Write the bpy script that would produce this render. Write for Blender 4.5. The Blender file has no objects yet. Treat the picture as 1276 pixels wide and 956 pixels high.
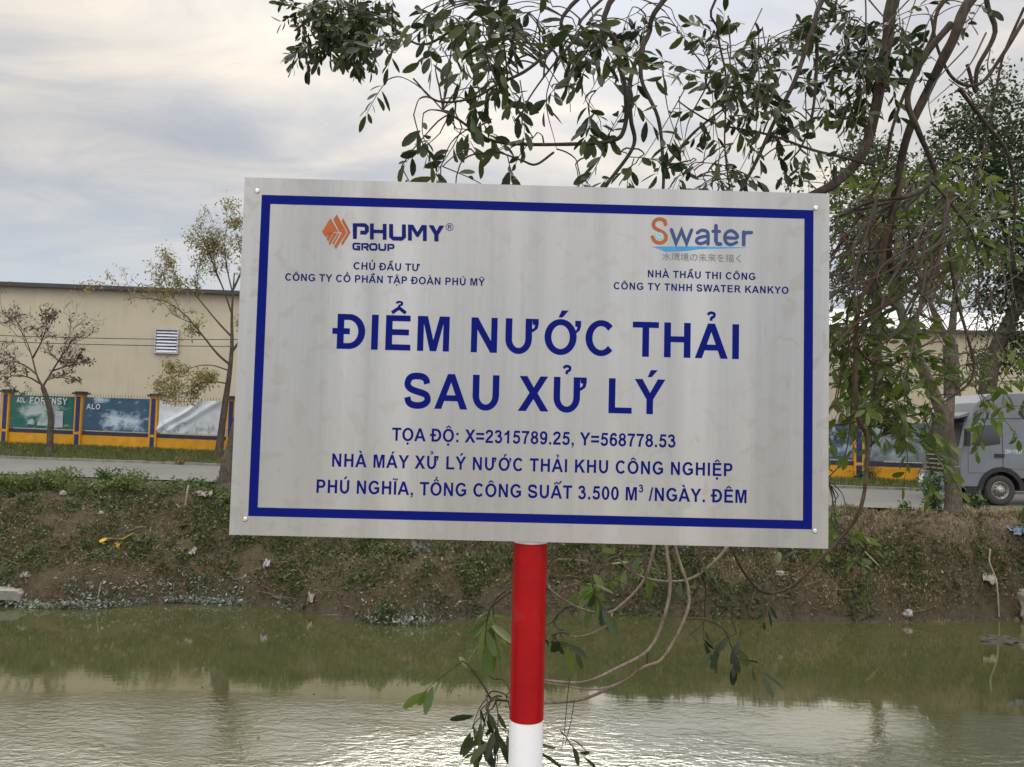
import bpy, math, random, unicodedata
import numpy as np
from mathutils import Vector, Matrix, noise
sc = bpy.context.scene
COL = sc.collection
rnd = random.Random(7)
# ------------------------------------------------------------------ camera
F = 958.0; CX, CY = 638.0, 478.0
PIT, ROLL = math.radians(3.0), 0.025
EYE = 5.3                                   # eye above the canal water (z = 0)
cp, sp = math.cos(PIT), math.sin(PIT); cr, sr = math.cos(ROLL), math.sin(ROLL)
def R3(x, y, z): return Vector((x, cp*y - sp*z, sp*y + cp*z))
RIGHT, UP, FWD = R3(cr, 0, sr), R3(-sr, 0, cr), R3(0, 1, 0)
CAM = Vector((0, 0, EYE))
def ray(px, py): return RIGHT*((px-CX)/F) + UP*(-(py-CY)/F) + FWD
def at(px, py, y): r = ray(px, py); return CAM + r*(y/r.y)
def atz(px, py, z): r = ray(px, py); return CAM + r*((z-EYE)/r.z)
cd = bpy.data.cameras.new('camera'); cam = bpy.data.objects.new('camera', cd); COL.objects.link(cam)
cd.sensor_width = 36; cd.lens = F/1276*36; cd.clip_end = 6000; cd.clip_start = 0.05
M = Matrix((RIGHT, UP, -FWD)).transposed().to_4x4(); M.translation = CAM; cam.matrix_world = M
sc.camera = cam
# ------------------------------------------------------------------ materials
def lerpc(a, b, t): return tuple(a[i]*(1-t)+b[i]*t for i in range(3))
class NT:
    def __init__(s, name):
        s.m = bpy.data.materials.new(name); s.m.use_nodes = True; s.t = s.m.node_tree; s.n = s.t.nodes; s.l = s.t.links
        s.b = s.n['Principled BSDF']; s.out = s.n['Material Output']
    def new(s, k, **kw):
        n = s.n.new(k)
        for a, v in kw.items(): setattr(n, a, v)
        return n
    def set(s, n, **kw):
        for a, v in kw.items(): n.inputs[a.replace('_', ' ')].default_value = v
    def coord(s, kind='Object', scale=(1,1,1)):
        c = s.new('ShaderNodeTexCoord'); mp = s.new('ShaderNodeMapping'); mp.inputs['Scale'].default_value = scale
        s.l.new(c.outputs[kind], mp.inputs[0]); return mp.outputs[0]
    def noise(s, vec, scale, detail=4, rough=.55, dist=0):
        n = s.new('ShaderNodeTexNoise'); n.inputs['Scale'].default_value = scale; n.inputs['Detail'].default_value = detail
        n.inputs['Roughness'].default_value = rough; n.inputs['Distortion'].default_value = dist
        if vec is not None: s.l.new(vec, n.inputs['Vector'])
        return n.outputs['Fac']
    def ramp(s, fac, stops):
        r = s.new('ShaderNodeValToRGB'); e = r.color_ramp.elements
        while len(e) < len(stops): e.new(.5)
        for i, (p, c) in enumerate(stops):
            e[i].position = p; e[i].color = tuple(c)+(1,) if len(c) == 3 else c
        s.l.new(fac, r.inputs[0]); return r.outputs[0]
    def mix(s, f, a, b, mode='MIX'):
        n = s.new('ShaderNodeMix', data_type='RGBA', blend_type=mode)
        for i, v in ((0, f), (6, a), (7, b)):
            if hasattr(v, 'is_output'): s.l.new(v, n.inputs[i])
            else: n.inputs[i].default_value = v if i == 0 else (tuple(v)+(1,))[:4]
        return n.outputs[2]
    def math(s, op, a, b=0.0):
        n = s.new('ShaderNodeMath', operation=op)
        for i, v in enumerate((a, b)):
            if hasattr(v, 'is_output'): s.l.new(v, n.inputs[i])
            else: n.inputs[i].default_value = v
        return n.outputs[0]
    def bump(s, h, strength=.3, dist=.02):
        b = s.new('ShaderNodeBump'); b.inputs['Strength'].default_value = strength; b.inputs['Distance'].default_value = dist
        s.l.new(h, b.inputs['Height']); s.l.new(b.outputs[0], s.b.inputs['Normal'])
    def color(s, c):
        if hasattr(c, 'is_output'): s.l.new(c, s.b.inputs['Base Color'])
        else: s.b.inputs['Base Color'].default_value = tuple(c)+(1,)
    def fin(s, rough=.7, metal=0, spec=.5):
        s.b.inputs['Roughness'].default_value = rough; s.b.inputs['Metallic'].default_value = metal
        s.b.inputs['Specular IOR Level'].default_value = spec; return s.m
def plain(name, c, rough=.6, metal=0, var=.25, scale=8, bump=0, spec=.4, stretch=(1,1,1)):
    t = NT(name); v = t.coord('Object', stretch); n = t.noise(v, scale, 5, .6)
    lo = tuple(x*(1-var) for x in c); hi = tuple(min(1, x*(1+var)) for x in c)
    t.color(t.ramp(n, [(.25, lo), (.75, hi)]))
    if bump: t.bump(t.noise(v, scale*3, 4), bump, .02)
    return t.fin(rough, metal, spec)
def leafmat(name, cols, transl=.35, rough=.45, spec=.35):
    t = NT(name); g = t.new('ShaderNodeNewGeometry')
    c = t.ramp(g.outputs['Random Per Island'], [(i/(max(1, len(cols)-1)), c) for i, c in enumerate(cols)])
    t.color(c); t.fin(rough, 0, spec)
    tr = t.new('ShaderNodeBsdfTranslucent'); hs = t.new('ShaderNodeHueSaturation'); hs.inputs['Value'].default_value = 1.5
    t.l.new(c, hs.inputs['Color']); t.l.new(hs.outputs[0], tr.inputs[0])
    mx = t.new('ShaderNodeMixShader'); mx.inputs[0].default_value = transl
    t.l.new(t.b.outputs[0], mx.inputs[1]); t.l.new(tr.outputs[0], mx.inputs[2]); t.l.new(mx.outputs[0], t.out.inputs[0])
    return t.m
def bark(name, lo, hi, scale=30):
    t = NT(name); v = t.coord('Object', (1, 1, .25)); n = t.noise(v, scale, 6, .65)
    n2 = t.noise(t.coord('Object'), scale*.12, 3)
    c = t.ramp(n, [(.3, lo), (.7, hi)]); n2 = t.ramp(n2, [(.42, (0, 0, 0)), (.58, (1, 1, 1))]); t.color(t.mix(t.math('MULTIPLY', n2, .7), c, t.ramp(n, [(.3, tuple(x*.5 for x in lo)), (.7, lerpc(lo, hi, .4))])))
    t.bump(n, .6, .015); return t.fin(.85, 0, .2)
# ------------------------------------------------------------------ mesh helpers
class MB:
    def __init__(s): s.v = []; s.f = []; s.mi = []; s.sm = []
    def add(s, vs, fs, mi=0, smooth=False):
        o = len(s.v); s.v.extend([tuple(p) for p in vs]); s.f.extend([tuple(i+o for i in f) for f in fs])
        s.mi.extend([mi]*len(fs)); s.sm.extend([smooth]*len(fs))
    def box(s, a, b, mi=0, mat=None, bev=0):
        x0, y0, z0 = a; x1, y1, z1 = b
        vs = [Vector(p) for p in ((x0,y0,z0),(x1,y0,z0),(x1,y1,z0),(x0,y1,z0),(x0,y0,z1),(x1,y0,z1),(x1,y1,z1),(x0,y1,z1))]
        if mat: vs = [mat @ p for p in vs]
        s.add(vs, [(0,3,2,1),(4,5,6,7),(0,1,5,4),(1,2,6,5),(2,3,7,6),(3,0,4,7)], mi)
    def tube(s, pts, rad, n=6, mi=0, cap=True):
        pts = [Vector(p) for p in pts]; N = len(pts)
        if N < 2: return
        if not hasattr(rad, '__len__'): rad = [rad]*N
        vs = []; ref = None
        for i, p in enumerate(pts):
            t = (pts[min(i+1, N-1)]-pts[max(i-1, 0)])
            if t.length < 1e-9: t = Vector((0, 0, 1))
            t.normalize()
            if ref is None: ref = Vector((1, 0, 0)) if abs(t.x) < .8 else Vector((0, 1, 0))
            u = ref - t*ref.dot(t)
            if u.length < 1e-4: u = t.orthogonal()
            u.normalize(); w = t.cross(u); ref = u
            for k in range(n):
                a = 2*math.pi*k/n; vs.append(p + (u*math.cos(a)+w*math.sin(a))*rad[i])
        fs = []
        for i in range(N-1):
            for k in range(n):
                k2 = (k+1) % n; fs.append((i*n+k, i*n+k2, (i+1)*n+k2, (i+1)*n+k))
        s.add(vs, fs, mi, True)
        if cap: s.add(vs[:n], [tuple(range(n-1, -1, -1))], mi); s.add(vs[-n:], [tuple(range(n))], mi)
    def prism(s, poly, y0, y1, mi=0, mat=None):
        """polygon given in (x, z), extruded along y"""
        n = len(poly); vs = [Vector((x, y0, z)) for x, z in poly]+[Vector((x, y1, z)) for x, z in poly]
        if mat: vs = [mat @ p for p in vs]
        s.add(vs, [tuple(range(n)), tuple(range(2*n-1, n-1, -1))]+[(i, i+n, (i+1) % n+n, (i+1) % n) for i in range(n)], mi)
    def lathe(s, prof, n=24, mi=0, mat=None, smooth=True):
        """profile of (radius, h) about the y axis"""
        vs = []
        for r, h in prof:
            for k in range(n):
                a = 2*math.pi*k/n; p = Vector((r*math.cos(a), h, r*math.sin(a))); vs.append(mat @ p if mat else p)
        fs = [(i*n+k, i*n+(k+1) % n, (i+1)*n+(k+1) % n, (i+1)*n+k) for i in range(len(prof)-1) for k in range(n)]
        s.add(vs, fs, mi, smooth)
    def build(s, name, mats, parent=None, loc=None, local=False):
        """verts are world coordinates unless local; an object parented to an Empty stores them relative to it"""
        me = bpy.data.meshes.new(name); me.from_pydata(s.v, [], s.f)
        if not isinstance(mats, (list, tuple)): mats = [mats]
        for m in mats: me.materials.append(m)
        me.polygons.foreach_set('material_index', s.mi); me.polygons.foreach_set('use_smooth', s.sm)
        me.update(); o = bpy.data.objects.new(name, me); COL.objects.link(o)
        if parent is not None:
            o.parent = parent
            if not local: o.matrix_parent_inverse = wm(parent).inverted()
        elif loc is not None and not local:
            L = Vector(loc); me.transform(Matrix.Translation(-L)); o.location = L
        return o
WM = {}
def wm(o): return WM.get(o.name, Matrix.Identity(4))
def tag(o, label=None, cat=None, group=None, kind=None):
    if label: o['label'] = label
    if cat: o['category'] = cat
    if group: o['group'] = group
    if kind: o['kind'] = kind
    return o
def thing(name, label, cat, loc, rz=0, group=None):
    o = bpy.data.objects.new(name, None); COL.objects.link(o); o.location = loc; o.rotation_euler = (0, 0, rz); o.empty_display_size = .2
    WM[o.name] = Matrix.Translation(Vector(loc)) @ Matrix.Rotation(rz, 4, 'Z')
    return tag(o, label, cat, group)
def catmull(P, sub=6):
    P = [Vector(p) for p in P]
    if len(P) < 3: return P
    Q = [P[0]*2-P[1]]+P+[P[-1]*2-P[-2]]; out = []
    for i in range(1, len(Q)-2):
        a, b, c, d = Q[i-1], Q[i], Q[i+1], Q[i+2]
        for k in range(sub):
            t = k/sub; out.append(.5*((2*b)+(c-a)*t+(2*a-5*b+4*c-d)*t*t+(3*b-a-3*c+d)*t**3))
    out.append(P[-1]); return out
def npmesh(name, V, Fq, mat, smooth=False):
    """numpy quads/tris -> object"""
    me = bpy.data.meshes.new(name); V = np.asarray(V, np.float32); Fq = np.asarray(Fq, np.int32)
    nf, k = Fq.shape
    me.vertices.add(len(V)); me.vertices.foreach_set('co', V.ravel())
    me.loops.add(nf*k); me.loops.foreach_set('vertex_index', Fq.ravel())
    me.polygons.add(nf); me.polygons.foreach_set('loop_start', np.arange(0, nf*k, k, dtype=np.int32))
    me.polygons.foreach_set('loop_total', np.full(nf, k, np.int32))
    if smooth: me.polygons.foreach_set('use_smooth', np.ones(nf, bool))
    me.materials.append(mat); me.update(calc_edges=True); me.validate()
    o = bpy.data.objects.new(name, me); COL.objects.link(o); return o
def cards(name, pos, size, mat, parent=None, seed=1, asp=.45, up_bias=0.0, droop=0.0, normals=None):
    """many rhombic leaves: pos (N,3), size (N,)"""
    g = np.random.default_rng(seed); pos = np.asarray(pos, float); N = len(pos); size = np.asarray(size, float)
    d = g.normal(size=(N, 3)); d[:, 2] -= droop
    d /= np.linalg.norm(d, axis=1)[:, None]
    nrm = g.normal(size=(N, 3)); nrm[:, 2] += up_bias
    if normals is not None: nrm = nrm*.6+normals
    w = np.cross(d, nrm); w /= np.linalg.norm(w, axis=1)[:, None]+1e-9; nn = np.cross(w, d)
    L = size[:, None]
    base = pos; tip = pos+d*L - np.array([0, 0, 1])*L*.12*droop; mid = pos+d*L*.48+nn*L*.06
    a = mid+w*L*asp*.5; b = mid-w*L*asp*.5
    V = np.empty((N*4, 3)); V[0::4] = base; V[1::4] = a; V[2::4] = tip; V[3::4] = b
    Fq = np.arange(N*4).reshape(N, 4); o = npmesh(name, V, Fq, mat)
    if parent is not None: o.parent = parent; o.matrix_parent_inverse = wm(parent).inverted()
    return o
# ------------------------------------------------------------------ terrain
SHORE = sorted((atz(px, py, 0).x, atz(px, py, 0).y) for px, py in ((-200,748),(0,752),(60,757),(120,757),(230,750),(330,754),(400,765),(470,778),(530,778),(590,769),(700,765),(850,768),(950,772),(1130,775),(1276,771),(1500,772)))
SX, SY = [p[0] for p in SHORE], [p[1] for p in SHORE]
def shore(x): return float(np.interp(x, SX, SY))
def crest(x): return float(np.interp(x, [-22, -11, 0, 10, 16, 25], [25.8, 25.2, 24.6, 23.6, 23.2, 23.0]))
ROADZ = 2.9; RS = -.155
def rnear(x): return 27.2+RS*x
def rfar(x): return 35.3+RS*x
def fline(x): return 38.6+RS*x
def fz(x): return float(np.interp(x, [-28, 18], [3.5, 3.08]))
def smooth(t): t = max(0, min(1, t)); return t*t*(3-2*t)
def gz(x, y, rough=True):
    if y < 2.6: z = 3.72-.02*max(0, -y)*0
    elif y < 13: z = 3.72-(y-2.6)*.62; z = max(z, -1.3)
    else:
        s, c = shore(x), crest(x)
        if y < s: z = -(s-y)*.35; z = max(z, -1.3)
        elif y < c:
            t = (y-s)/(c-s); z = ROADZ*(.10*smooth(t/.12)+.90*(t**.85))-.05
        else: z = ROADZ-.05
        rf = rfar(x)
        if y > rf: z = ROADZ-.05+(fz(x)-ROADZ+.05)*smooth((y-rf)/max(.5, fline(x)-.6-rf))
    if rough and 13 < y:
        s, c = shore(x), crest(x); k = smooth((y-s+.6)/.9)*(1-smooth((y-c-1.2)/1.2))
        if k > 0:
            z += k*(.16*noise.noise((x*.9, y*.9, 1))+.12*noise.noise((x*2.3, y*2.3, 4))+.06*noise.noise((x*6, y*6, 9)))
            z += k*.25*noise.noise((x*.35, y*.35, 20))*smooth((y-s)/1.5)
    return z
def lin(a, b, n): return [a+(b-a)*i/n for i in range(n)]
xs = lin(-1800, -120, 8)+lin(-120, -24, 24)+lin(-24, 26, 330)+lin(26, 120, 24)+lin(120, 1800, 9)+[1800]
ys = lin(-400, -5, 8)+lin(-5, 2, 5)+lin(2, 13, 22)+lin(13, 18.6, 12)+lin(18.6, 27, 74)+lin(27, 50, 46)+lin(50, 120, 10)+lin(120, 2500, 8)+[2500]
V = [(x, y, gz(x, y)) for y in ys for x in xs]; nx = len(xs)
Fq = [(j*nx+i, j*nx+i+1, (j+1)*nx+i+1, (j+1)*nx+i) for j in range(len(ys)-1) for i in range(nx-1)]
t = NT('earth'); v = t.coord('Object')
n1 = t.noise(v, .8, 5, .6); n2 = t.noise(v, 7, 8, .75); n3 = t.noise(v, 40, 4, .7)
c = t.ramp(n2, [(.3, (.045, .035, .023)), (.5, (.115, .09, .06)), (.72, (.23, .185, .13))])
c2 = t.ramp(n2, [(.3, (.035, .038, .016)), (.7, (.13, .125, .06))])
c = t.mix(t.ramp(n1, [(.4, (0, 0, 0)), (.62, (1, 1, 1))]), c, c2)
c = t.mix(.5, c, t.ramp(n3, [(.3, (.05, .04, .027)), (.7, (.21, .17, .115))]))
sepe = t.new('ShaderNodeSeparateXYZ'); t.l.new(v, sepe.inputs[0])
dry = t.math('MULTIPLY', t.ramp(t.math('MULTIPLY', sepe.outputs[0], .05), [(.1, (0, 0, 0)), (.4, (1, 1, 1))]), t.ramp(t.math('MULTIPLY', sepe.outputs[2], .25), [(.45, (0, 0, 0)), (.68, (1, 1, 1))]))
c = t.mix(t.math('MULTIPLY', dry, .75), c, t.ramp(n2, [(.3, (.15, .12, .085)), (.7, (.38, .32, .235))]))
wet = t.ramp(sepe.outputs[2], [(.02, (1, 1, 1)), (.22, (0, 0, 0))]); c = t.mix(t.math('MULTIPLY', wet, .6), c, t.ramp(n2, [(.35, (.035, .032, .026)), (.65, (.13, .12, .10))]))
t.color(c); t.bump(t.math('ADD', n2, n3), 1.0, .09); m_earth = t.fin(.95, 0, .15)
tag(npmesh('ground', V, Fq, m_earth, True), kind='structure')
# water
t = NT('canal_water'); v = t.coord('Object')
big = t.noise(v, .22, 3, .5)
w1 = t.noise(t.coord('Object', (1.0, 2.2, 1)), 3.4, 4, .6, .7)
w2 = t.noise(t.coord('Object', (1.0, 1.8, 1)), 7.5, 3, .5, .4)
sep = t.new('ShaderNodeSeparateXYZ'); t.l.new(v, sep.inputs[0])
mr = t.new('ShaderNodeMapRange'); mr.inputs[1].default_value = 15.2; mr.inputs[2].default_value = 12.0; mr.inputs[3].default_value = .03; mr.inputs[4].default_value = 1
t.l.new(sep.outputs[1], mr.inputs[0])
calm = t.ramp(t.noise(t.coord('Object', (.5, 1, 1)), .55, 3, .5, .4), [(.35, (.25,)*3), (.6, (1,)*3)])
hh = t.math('MULTIPLY', t.math('MULTIPLY', t.math('ADD', w1, t.math('MULTIPLY', w2, .4)), mr.outputs[0]), calm)
bp = t.new('ShaderNodeBump'); bp.inputs['Strength'].default_value = .8; bp.inputs['Distance'].default_value = .035; t.l.new(hh, bp.inputs['Height'])
dif = t.new('ShaderNodeBsdfDiffuse'); t.l.new(t.ramp(big, [(.3, (.045, .050, .020)), (.7, (.062, .064, .027))]), dif.inputs[0])
gl = t.new('ShaderNodeBsdfGlossy'); gl.inputs['Roughness'].default_value = .035; gl.inputs['Color'].default_value = (1, 1, .95, 1); t.l.new(bp.outputs[0], gl.inputs['Normal'])
fr = t.new('ShaderNodeFresnel'); fr.inputs['IOR'].default_value = 6.5; t.l.new(bp.outputs[0], fr.inputs['Normal'])
mx = t.new('ShaderNodeMixShader'); t.l.new(fr.outputs[0], mx.inputs[0]); t.l.new(dif.outputs[0], mx.inputs[1]); t.l.new(gl.outputs[0], mx.inputs[2]); t.l.new(mx.outputs[0], t.out.inputs[0])
m_water = t.m
tag(npmesh('water', [(-600, 4, 0), (600, 4, 0), (600, 23.6, 0), (-600, 23.6, 0)], [(0, 1, 2, 3)], m_water), kind='structure')
# unseen concrete sheet added behind the camera, bouncing warm light onto the sign
m_bounce = plain('bounce_concrete', (.42, .39, .35), .9, 0, .15, 1.5, .2)
tag(npmesh('bounce_path', [(-60, -40, 3.726), (60, -40, 3.726), (60, 1.3, 3.726), (-60, 1.3, 3.726)], [(0, 1, 2, 3)], m_bounce), kind='structure')
# road and kerb
t = NT('road_concrete'); v = t.coord('Object'); n = t.noise(v, .6, 6, .7); n2 = t.noise(v, 14, 4, .7)
t.color(t.mix(.4, t.ramp(n, [(.3, (.11, .11, .108)), (.7, (.165, .163, .157))]), t.ramp(n2, [(.3, (.09, .088, .082)), (.7, (.16, .156, .146))]))); m_road = t.fin(.9, 0, .25)
RX = list(range(-140, 141, 4)); V = []; Fq = []
for x in RX: V += [(x, rnear(x)-.5, ROADZ-.004+.004), (x, rfar(x), ROADZ+.004)]
Fq = [(2*i, 2*i+2, 2*i+3, 2*i+1) for i in range(len(RX)-1)]
tag(npmesh('road', V, Fq, m_road), kind='structure')
m_kerb = plain('kerb_concrete', (.19, .185, .165), .9, 0, .45, 3, .3)
mb = MB()
for i, x in enumerate(np.arange(-120, 120, 1.0)):
    y0, y1 = rfar(x), rfar(x+.97); z = ROADZ-.06; h = .11+.03*noise.noise((x*.7, 0, 0))
    vs = [(x, y0+.005, z), (x+.97, y1+.005, z), (x+.97, y1+.23, z), (x, y0+.23, z)]; vs += [(a, b, z+h+.06) for a, b, _ in vs]
    mb.add(vs, [(0,3,2,1),(4,5,6,7),(0,1,5,4),(1,2,6,5),(2,3,7,6),(3,0,4,7)])
tag(mb.build('kerb', m_kerb), kind='structure')
# ------------------------------------------------------------------ ground cover (stuff)
m_weed = leafmat('weed_leaf', [(.022, .038, .010), (.042, .07, .016), (.075, .10, .028), (.07, .075, .026)], .25)
m_dead = leafmat('dead_leaf', [(.06, .042, .025), (.13, .098, .06), (.19, .15, .10), (.29, .24, .17)], .1, .8, .1)
m_grass = leafmat('verge_grass', [(.07, .095, .024), (.11, .14, .038), (.17, .175, .065)], .3)
m_straw = leafmat('straw_grass', [(.16, .125, .075), (.27, .215, .135), (.38, .31, .20)], .15, .8, .1)
m_pale = leafmat('pale_leaf', [(.09, .12, .09), (.18, .22, .18), (.30, .33, .28), (.05, .08, .05)], .15, .5, .3)
g = np.random.default_rng(3)
def scatter(n, xr, f, seed):
    """f(x, t) -> (y, weight); keeps points with weight > random"""
    q = random.Random(seed); P = []
    while len(P) < n:
        x = q.uniform(*xr); y, w = f(x, q)
        if q.random() < w: P.append((x, y, gz(x, y)))
    return np.array(P)
def bankpt(x, q):
    s, c = shore(x), crest(x); y = s+.05+(c+.6-s)*q.random(); return y, s, c
def f_weed(x, q):
    y, s, c = bankpt(x, q); t = (y-s)/(c-s)
    n = noise.noise((x*.55, y*.9, 3))+.6*noise.noise((x*1.6, y*2.1, 7))
    right = smooth((x-4)/8)
    w = smooth((n+.42-right*.32)/.5)*(1-.75*right*smooth((t-.55)/.3))*(.35+.65*smooth(t/.25))
    return y, w
P = scatter(34000, (-21, 22), f_weed, 11)
clump = np.array([max(0, .10+.55*noise.noise((x*1.5, y*1.7, 120))) for x, y in P[:, :2]]); P[:, 2] += g.random(len(P))*(.05+clump)
tag(cards('bank_weeds', P, .05+.09*g.random(len(P))**1.6, m_weed, seed=4, asp=.6, up_bias=1.2), kind='stuff')
q = random.Random(77); CP = []; CS = []
for k in range(230):
    x = q.uniform(-20, 20); y, sh_, cr_ = bankpt(x, q)
    if x > 5 and (y-sh_)/(cr_-sh_) > .6 and q.random() < .8: continue
    r = q.uniform(.14, .42); z = gz(x, y)
    for j in range(int(r*r*900)+25):
        a = q.uniform(0, 6.28); rr = r*math.sqrt(q.random()); u, w = x+rr*math.cos(a), y+rr*math.sin(a)*.7
        CP.append((u, w, gz(u, w)+q.random()*r*.75*(1-(rr/r)**2)+.02)); CS.append(q.uniform(.06, .15))
tag(cards('weed_clumps', CP, CS, leafmat('clump_leaf', [(.025, .045, .012), (.05, .085, .02), (.085, .115, .034), (.10, .10, .045)], .25), seed=44, asp=.5, up_bias=.9), kind='stuff')
def f_dead(x, q):
    y, s, c = bankpt(x, q); n = noise.noise((x*.7, y*.8, 30))+.5*noise.noise((x*2, y*2, 37)); return y, smooth((n+.5)/.7)
P = scatter(30000, (-21, 22), f_dead, 12); P[:, 2] += .015+g.random(len(P))*.06
tag(cards('dead_leaves', P, .04+.11*g.random(len(P))**2, m_dead, seed=5, asp=.4, up_bias=1.6), kind='stuff')
def f_crestgreen(x, q):
    y = crest(x)-.3+1.9*q.random(); n = noise.noise((x*.8, y*.5, 50)); return y, smooth((n+.12)/.4)*(1-smooth((x+6)/5))
P = scatter(22000, (-24, -1), f_crestgreen, 13)
hgt = np.array([max(.06, .22+.75*noise.noise((x*.8, 3.3, 0))) for x in P[:, 0]]); P[:, 2] += g.random(len(P))*hgt
tag(cards('crest_weeds', P, .06+.1*g.random(len(P)), leafmat('crest_leaf', [(.05, .08, .022), (.095, .135, .04), (.16, .19, .075)], .35), seed=6, asp=.45, up_bias=.3), kind='stuff')
def blades(name, P, h, mat, seed, w=.012):
    g = np.random.default_rng(seed); N = len(P); a = g.random(N)*6.283; lean = g.random(N)*.7
    d = np.stack([np.cos(a), np.sin(a), np.zeros(N)], 1); side = np.stack([-np.sin(a+.5), np.cos(a+.5), np.zeros(N)], 1)
    H = h*(.5+g.random(N)); top = P+d*(H*lean)[:, None]; top[:, 2] += H
    ww = (w*(.6+.8*g.random(N)))[:, None]
    V = np.empty((N*3, 3)); V[0::3] = P-side*ww; V[1::3] = P+side*ww; V[2::3] = top
    return npmesh(name, V, np.arange(N*3).reshape(N, 3), mat)
def f_verge(x, q):
    a, b = rfar(x)+.25, fline(x)-.2; y = a+(b-a)*q.random(); return y, .55+.45*noise.noise((x*.5, y*.7, 60))
P = scatter(42000, (-36, 24), f_verge, 14)
tag(blades('verge_grass', P, .16, m_grass, 7, .022), kind='stuff')
def f_straw(x, q):
    y = crest(x)-1.6+3.4*q.random(); n = noise.noise((x*.5, y*.7, 70)); return y, smooth((x-3)/4)*smooth((n+.5)/.5)
P = scatter(26000, (2, 24), f_straw, 15)
tag(blades('straw_grass', P, .09, m_straw, 8, .014), kind='stuff')
def f_bankgrass(x, q):
    y, s, c = bankpt(x, q); n = noise.noise((x*.9, y*1.1, 80)); return y, smooth((n+.1)/.4)*.8+.05
P = scatter(16000, (-21, 22), f_bankgrass, 16)
tag(blades('bank_grass', P, .17, leafmat('bank_blade', [(.04, .05, .016), (.09, .085, .035), (.16, .13, .07)], .2), 9, .012), kind='stuff')
def f_pale(x, q):
    s = shore(x); y = s-.22+.55*q.random()**1.5; n = noise.noise((x*.8, y, 90)); k = 1-smooth((x+8.5)/3.5); k = max(k, .8*(1-abs(x+2.6)/1.6) if abs(x+2.6) < 1.6 else 0)
    return y, k*smooth((n+.35)/.4)
P = scatter(3200, (-18, 0), f_pale, 17); P[:, 2] = np.maximum(P[:, 2], 0)+.01+g.random(len(P))*.16
tag(cards('waterside_plants', P, .06+.09*g.random(len(P)), m_pale, seed=10, asp=.42, up_bias=.7), kind='stuff')
def f_float(x, q):
    s_ = shore(x); y = 11.6+(s_-11.9)*q.random()**.55; return y, .25+.75*smooth(noise.noise((x*.4, y*.8, 5))*3)
P = scatter(150, (-14, 15), f_float, 31); P[:, 2] = .006
tag(cards('floating_leaves', P, .03+.06*g.random(len(P))**2, m_dead, seed=33, asp=.5, up_bias=6, normals=np.tile([0, 0, 8.0], (len(P), 1))), kind='stuff')
def f_twig(x, q): y, s, c = bankpt(x, q); return y, .1+.9*smooth((.45-(y-s)/(c-s))/.4)
P = scatter(420, (-20, 21), f_twig, 18); mb = MB()
for x, y, z in P:
    a = rnd.uniform(0, 6.28); L = rnd.uniform(.15, .7); el = rnd.uniform(-.1, .5)
    d = Vector((math.cos(a)*math.cos(el), math.sin(a)*math.cos(el), math.sin(el)))
    p0 = Vector((x, y, z+.02)); mb.tube([p0, p0+d*L*.5+Vector((0, 0, rnd.uniform(-.03, .06))), p0+d*L], [.008, .007, .004], 4)
tag(mb.build('twig_litter', plain('dry_twig', (.2, .17, .13), .85, 0, .4, 5)), kind='stuff')
# ------------------------------------------------------------------ sign
m_panel = None; PXR = .69
t = NT('brushed_sheet'); v = t.coord('Object')
streak = t.noise(t.coord('Object', (2.6, 1, .10)), 3.0, 5, .55)
fine = t.noise(t.coord('Object', (60, 1, .5)), 10, 3, .6)
sm1 = t.noise(v, 21, 2, .45, .5); sm2 = t.noise(v, 1.7, 2, .5)
base = t.ramp(streak, [(.32, (.31, .312, .315)), (.5, (.385, .385, .383)), (.68, (.46, .457, .452))])
base = t.mix(.12, base, t.ramp(fine, [(.3, (.3, .3, .3)), (.7, (.58, .58, .56))]))
sxp = t.new('ShaderNodeSeparateXYZ'); t.l.new(v, sxp.inputs[0])
edge = t.math('MAXIMUM', t.ramp(t.math('ADD', t.math('MULTIPLY', sxp.outputs[0], -.5), .30), [(.36, (.12,)*3), (.66, (1,)*3)]), t.math('GREATER_THAN', sxp.outputs[0], PXR-.075))
smf = t.math('MULTIPLY', t.ramp(sm1, [(.54, (0, 0, 0)), (.64, (1, 1, 1))]), t.math('MAXIMUM', edge, t.ramp(sm2, [(.46, (.05,)*3), (.70, (1, 1, 1))])))
base = t.mix(t.math('MULTIPLY', smf, .36), base, (.27, .258, .24))
t.color(base)
ro = t.new('ShaderNodeMapRange'); ro.inputs[3].default_value = .32; ro.inputs[4].default_value = .48; t.l.new(smf, ro.inputs[0]); 
m_panel = t.fin(.34, .78, .5); t.l.new(ro.outputs[0], t.b.inputs['Roughness'])
m_blue = plain('blue_vinyl', (.003, .008, .135), .5, 0, .10, 3, 0, .05)
m_navy = plain('navy_vinyl', (.006, .012, .115), .5, 0, .15, 20, 0, .06)
m_orange = plain('orange_vinyl', (.33, .09, .03), .5, 0, .12, 30, 0, .2)
t = NT('white_paint'); v = t.coord('Object'); n = t.noise(t.coord('Object', (1, 1, .12)), 30, 5, .65); n2 = t.noise(v, 70, 4, .7)
wc = t.ramp(n, [(.3, (.62, .63, .66)), (.6, (.58, .585, .60)), (.75, (.44, .43, .41))]); wc = t.mix(t.ramp(n2, [(.64, (0, 0, 0)), (.72, (.6, .6, .6))]), wc, (.33, .31, .28)); t.color(wc); m_white = t.fin(.38, 0, .35)
t = NT('red_paint'); v = t.coord('Object'); n = t.noise(v, 14, 5, .7)
t.color(t.ramp(n, [(.3, (.24, .002, .004)), (.62, (.31, .003, .006)), (.72, (.27, .02, .02)), (.82, (.33, .07, .06))])); t.bump(t.noise(v, 60, 3), .08, .004); m_red = t.fin(.38, 0, .16)
m_screw = plain('zinc', (.6, .6, .6), .28, 1, .2, 40)
SRZ = .0100; SW = 1.5; SH = .905
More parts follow.
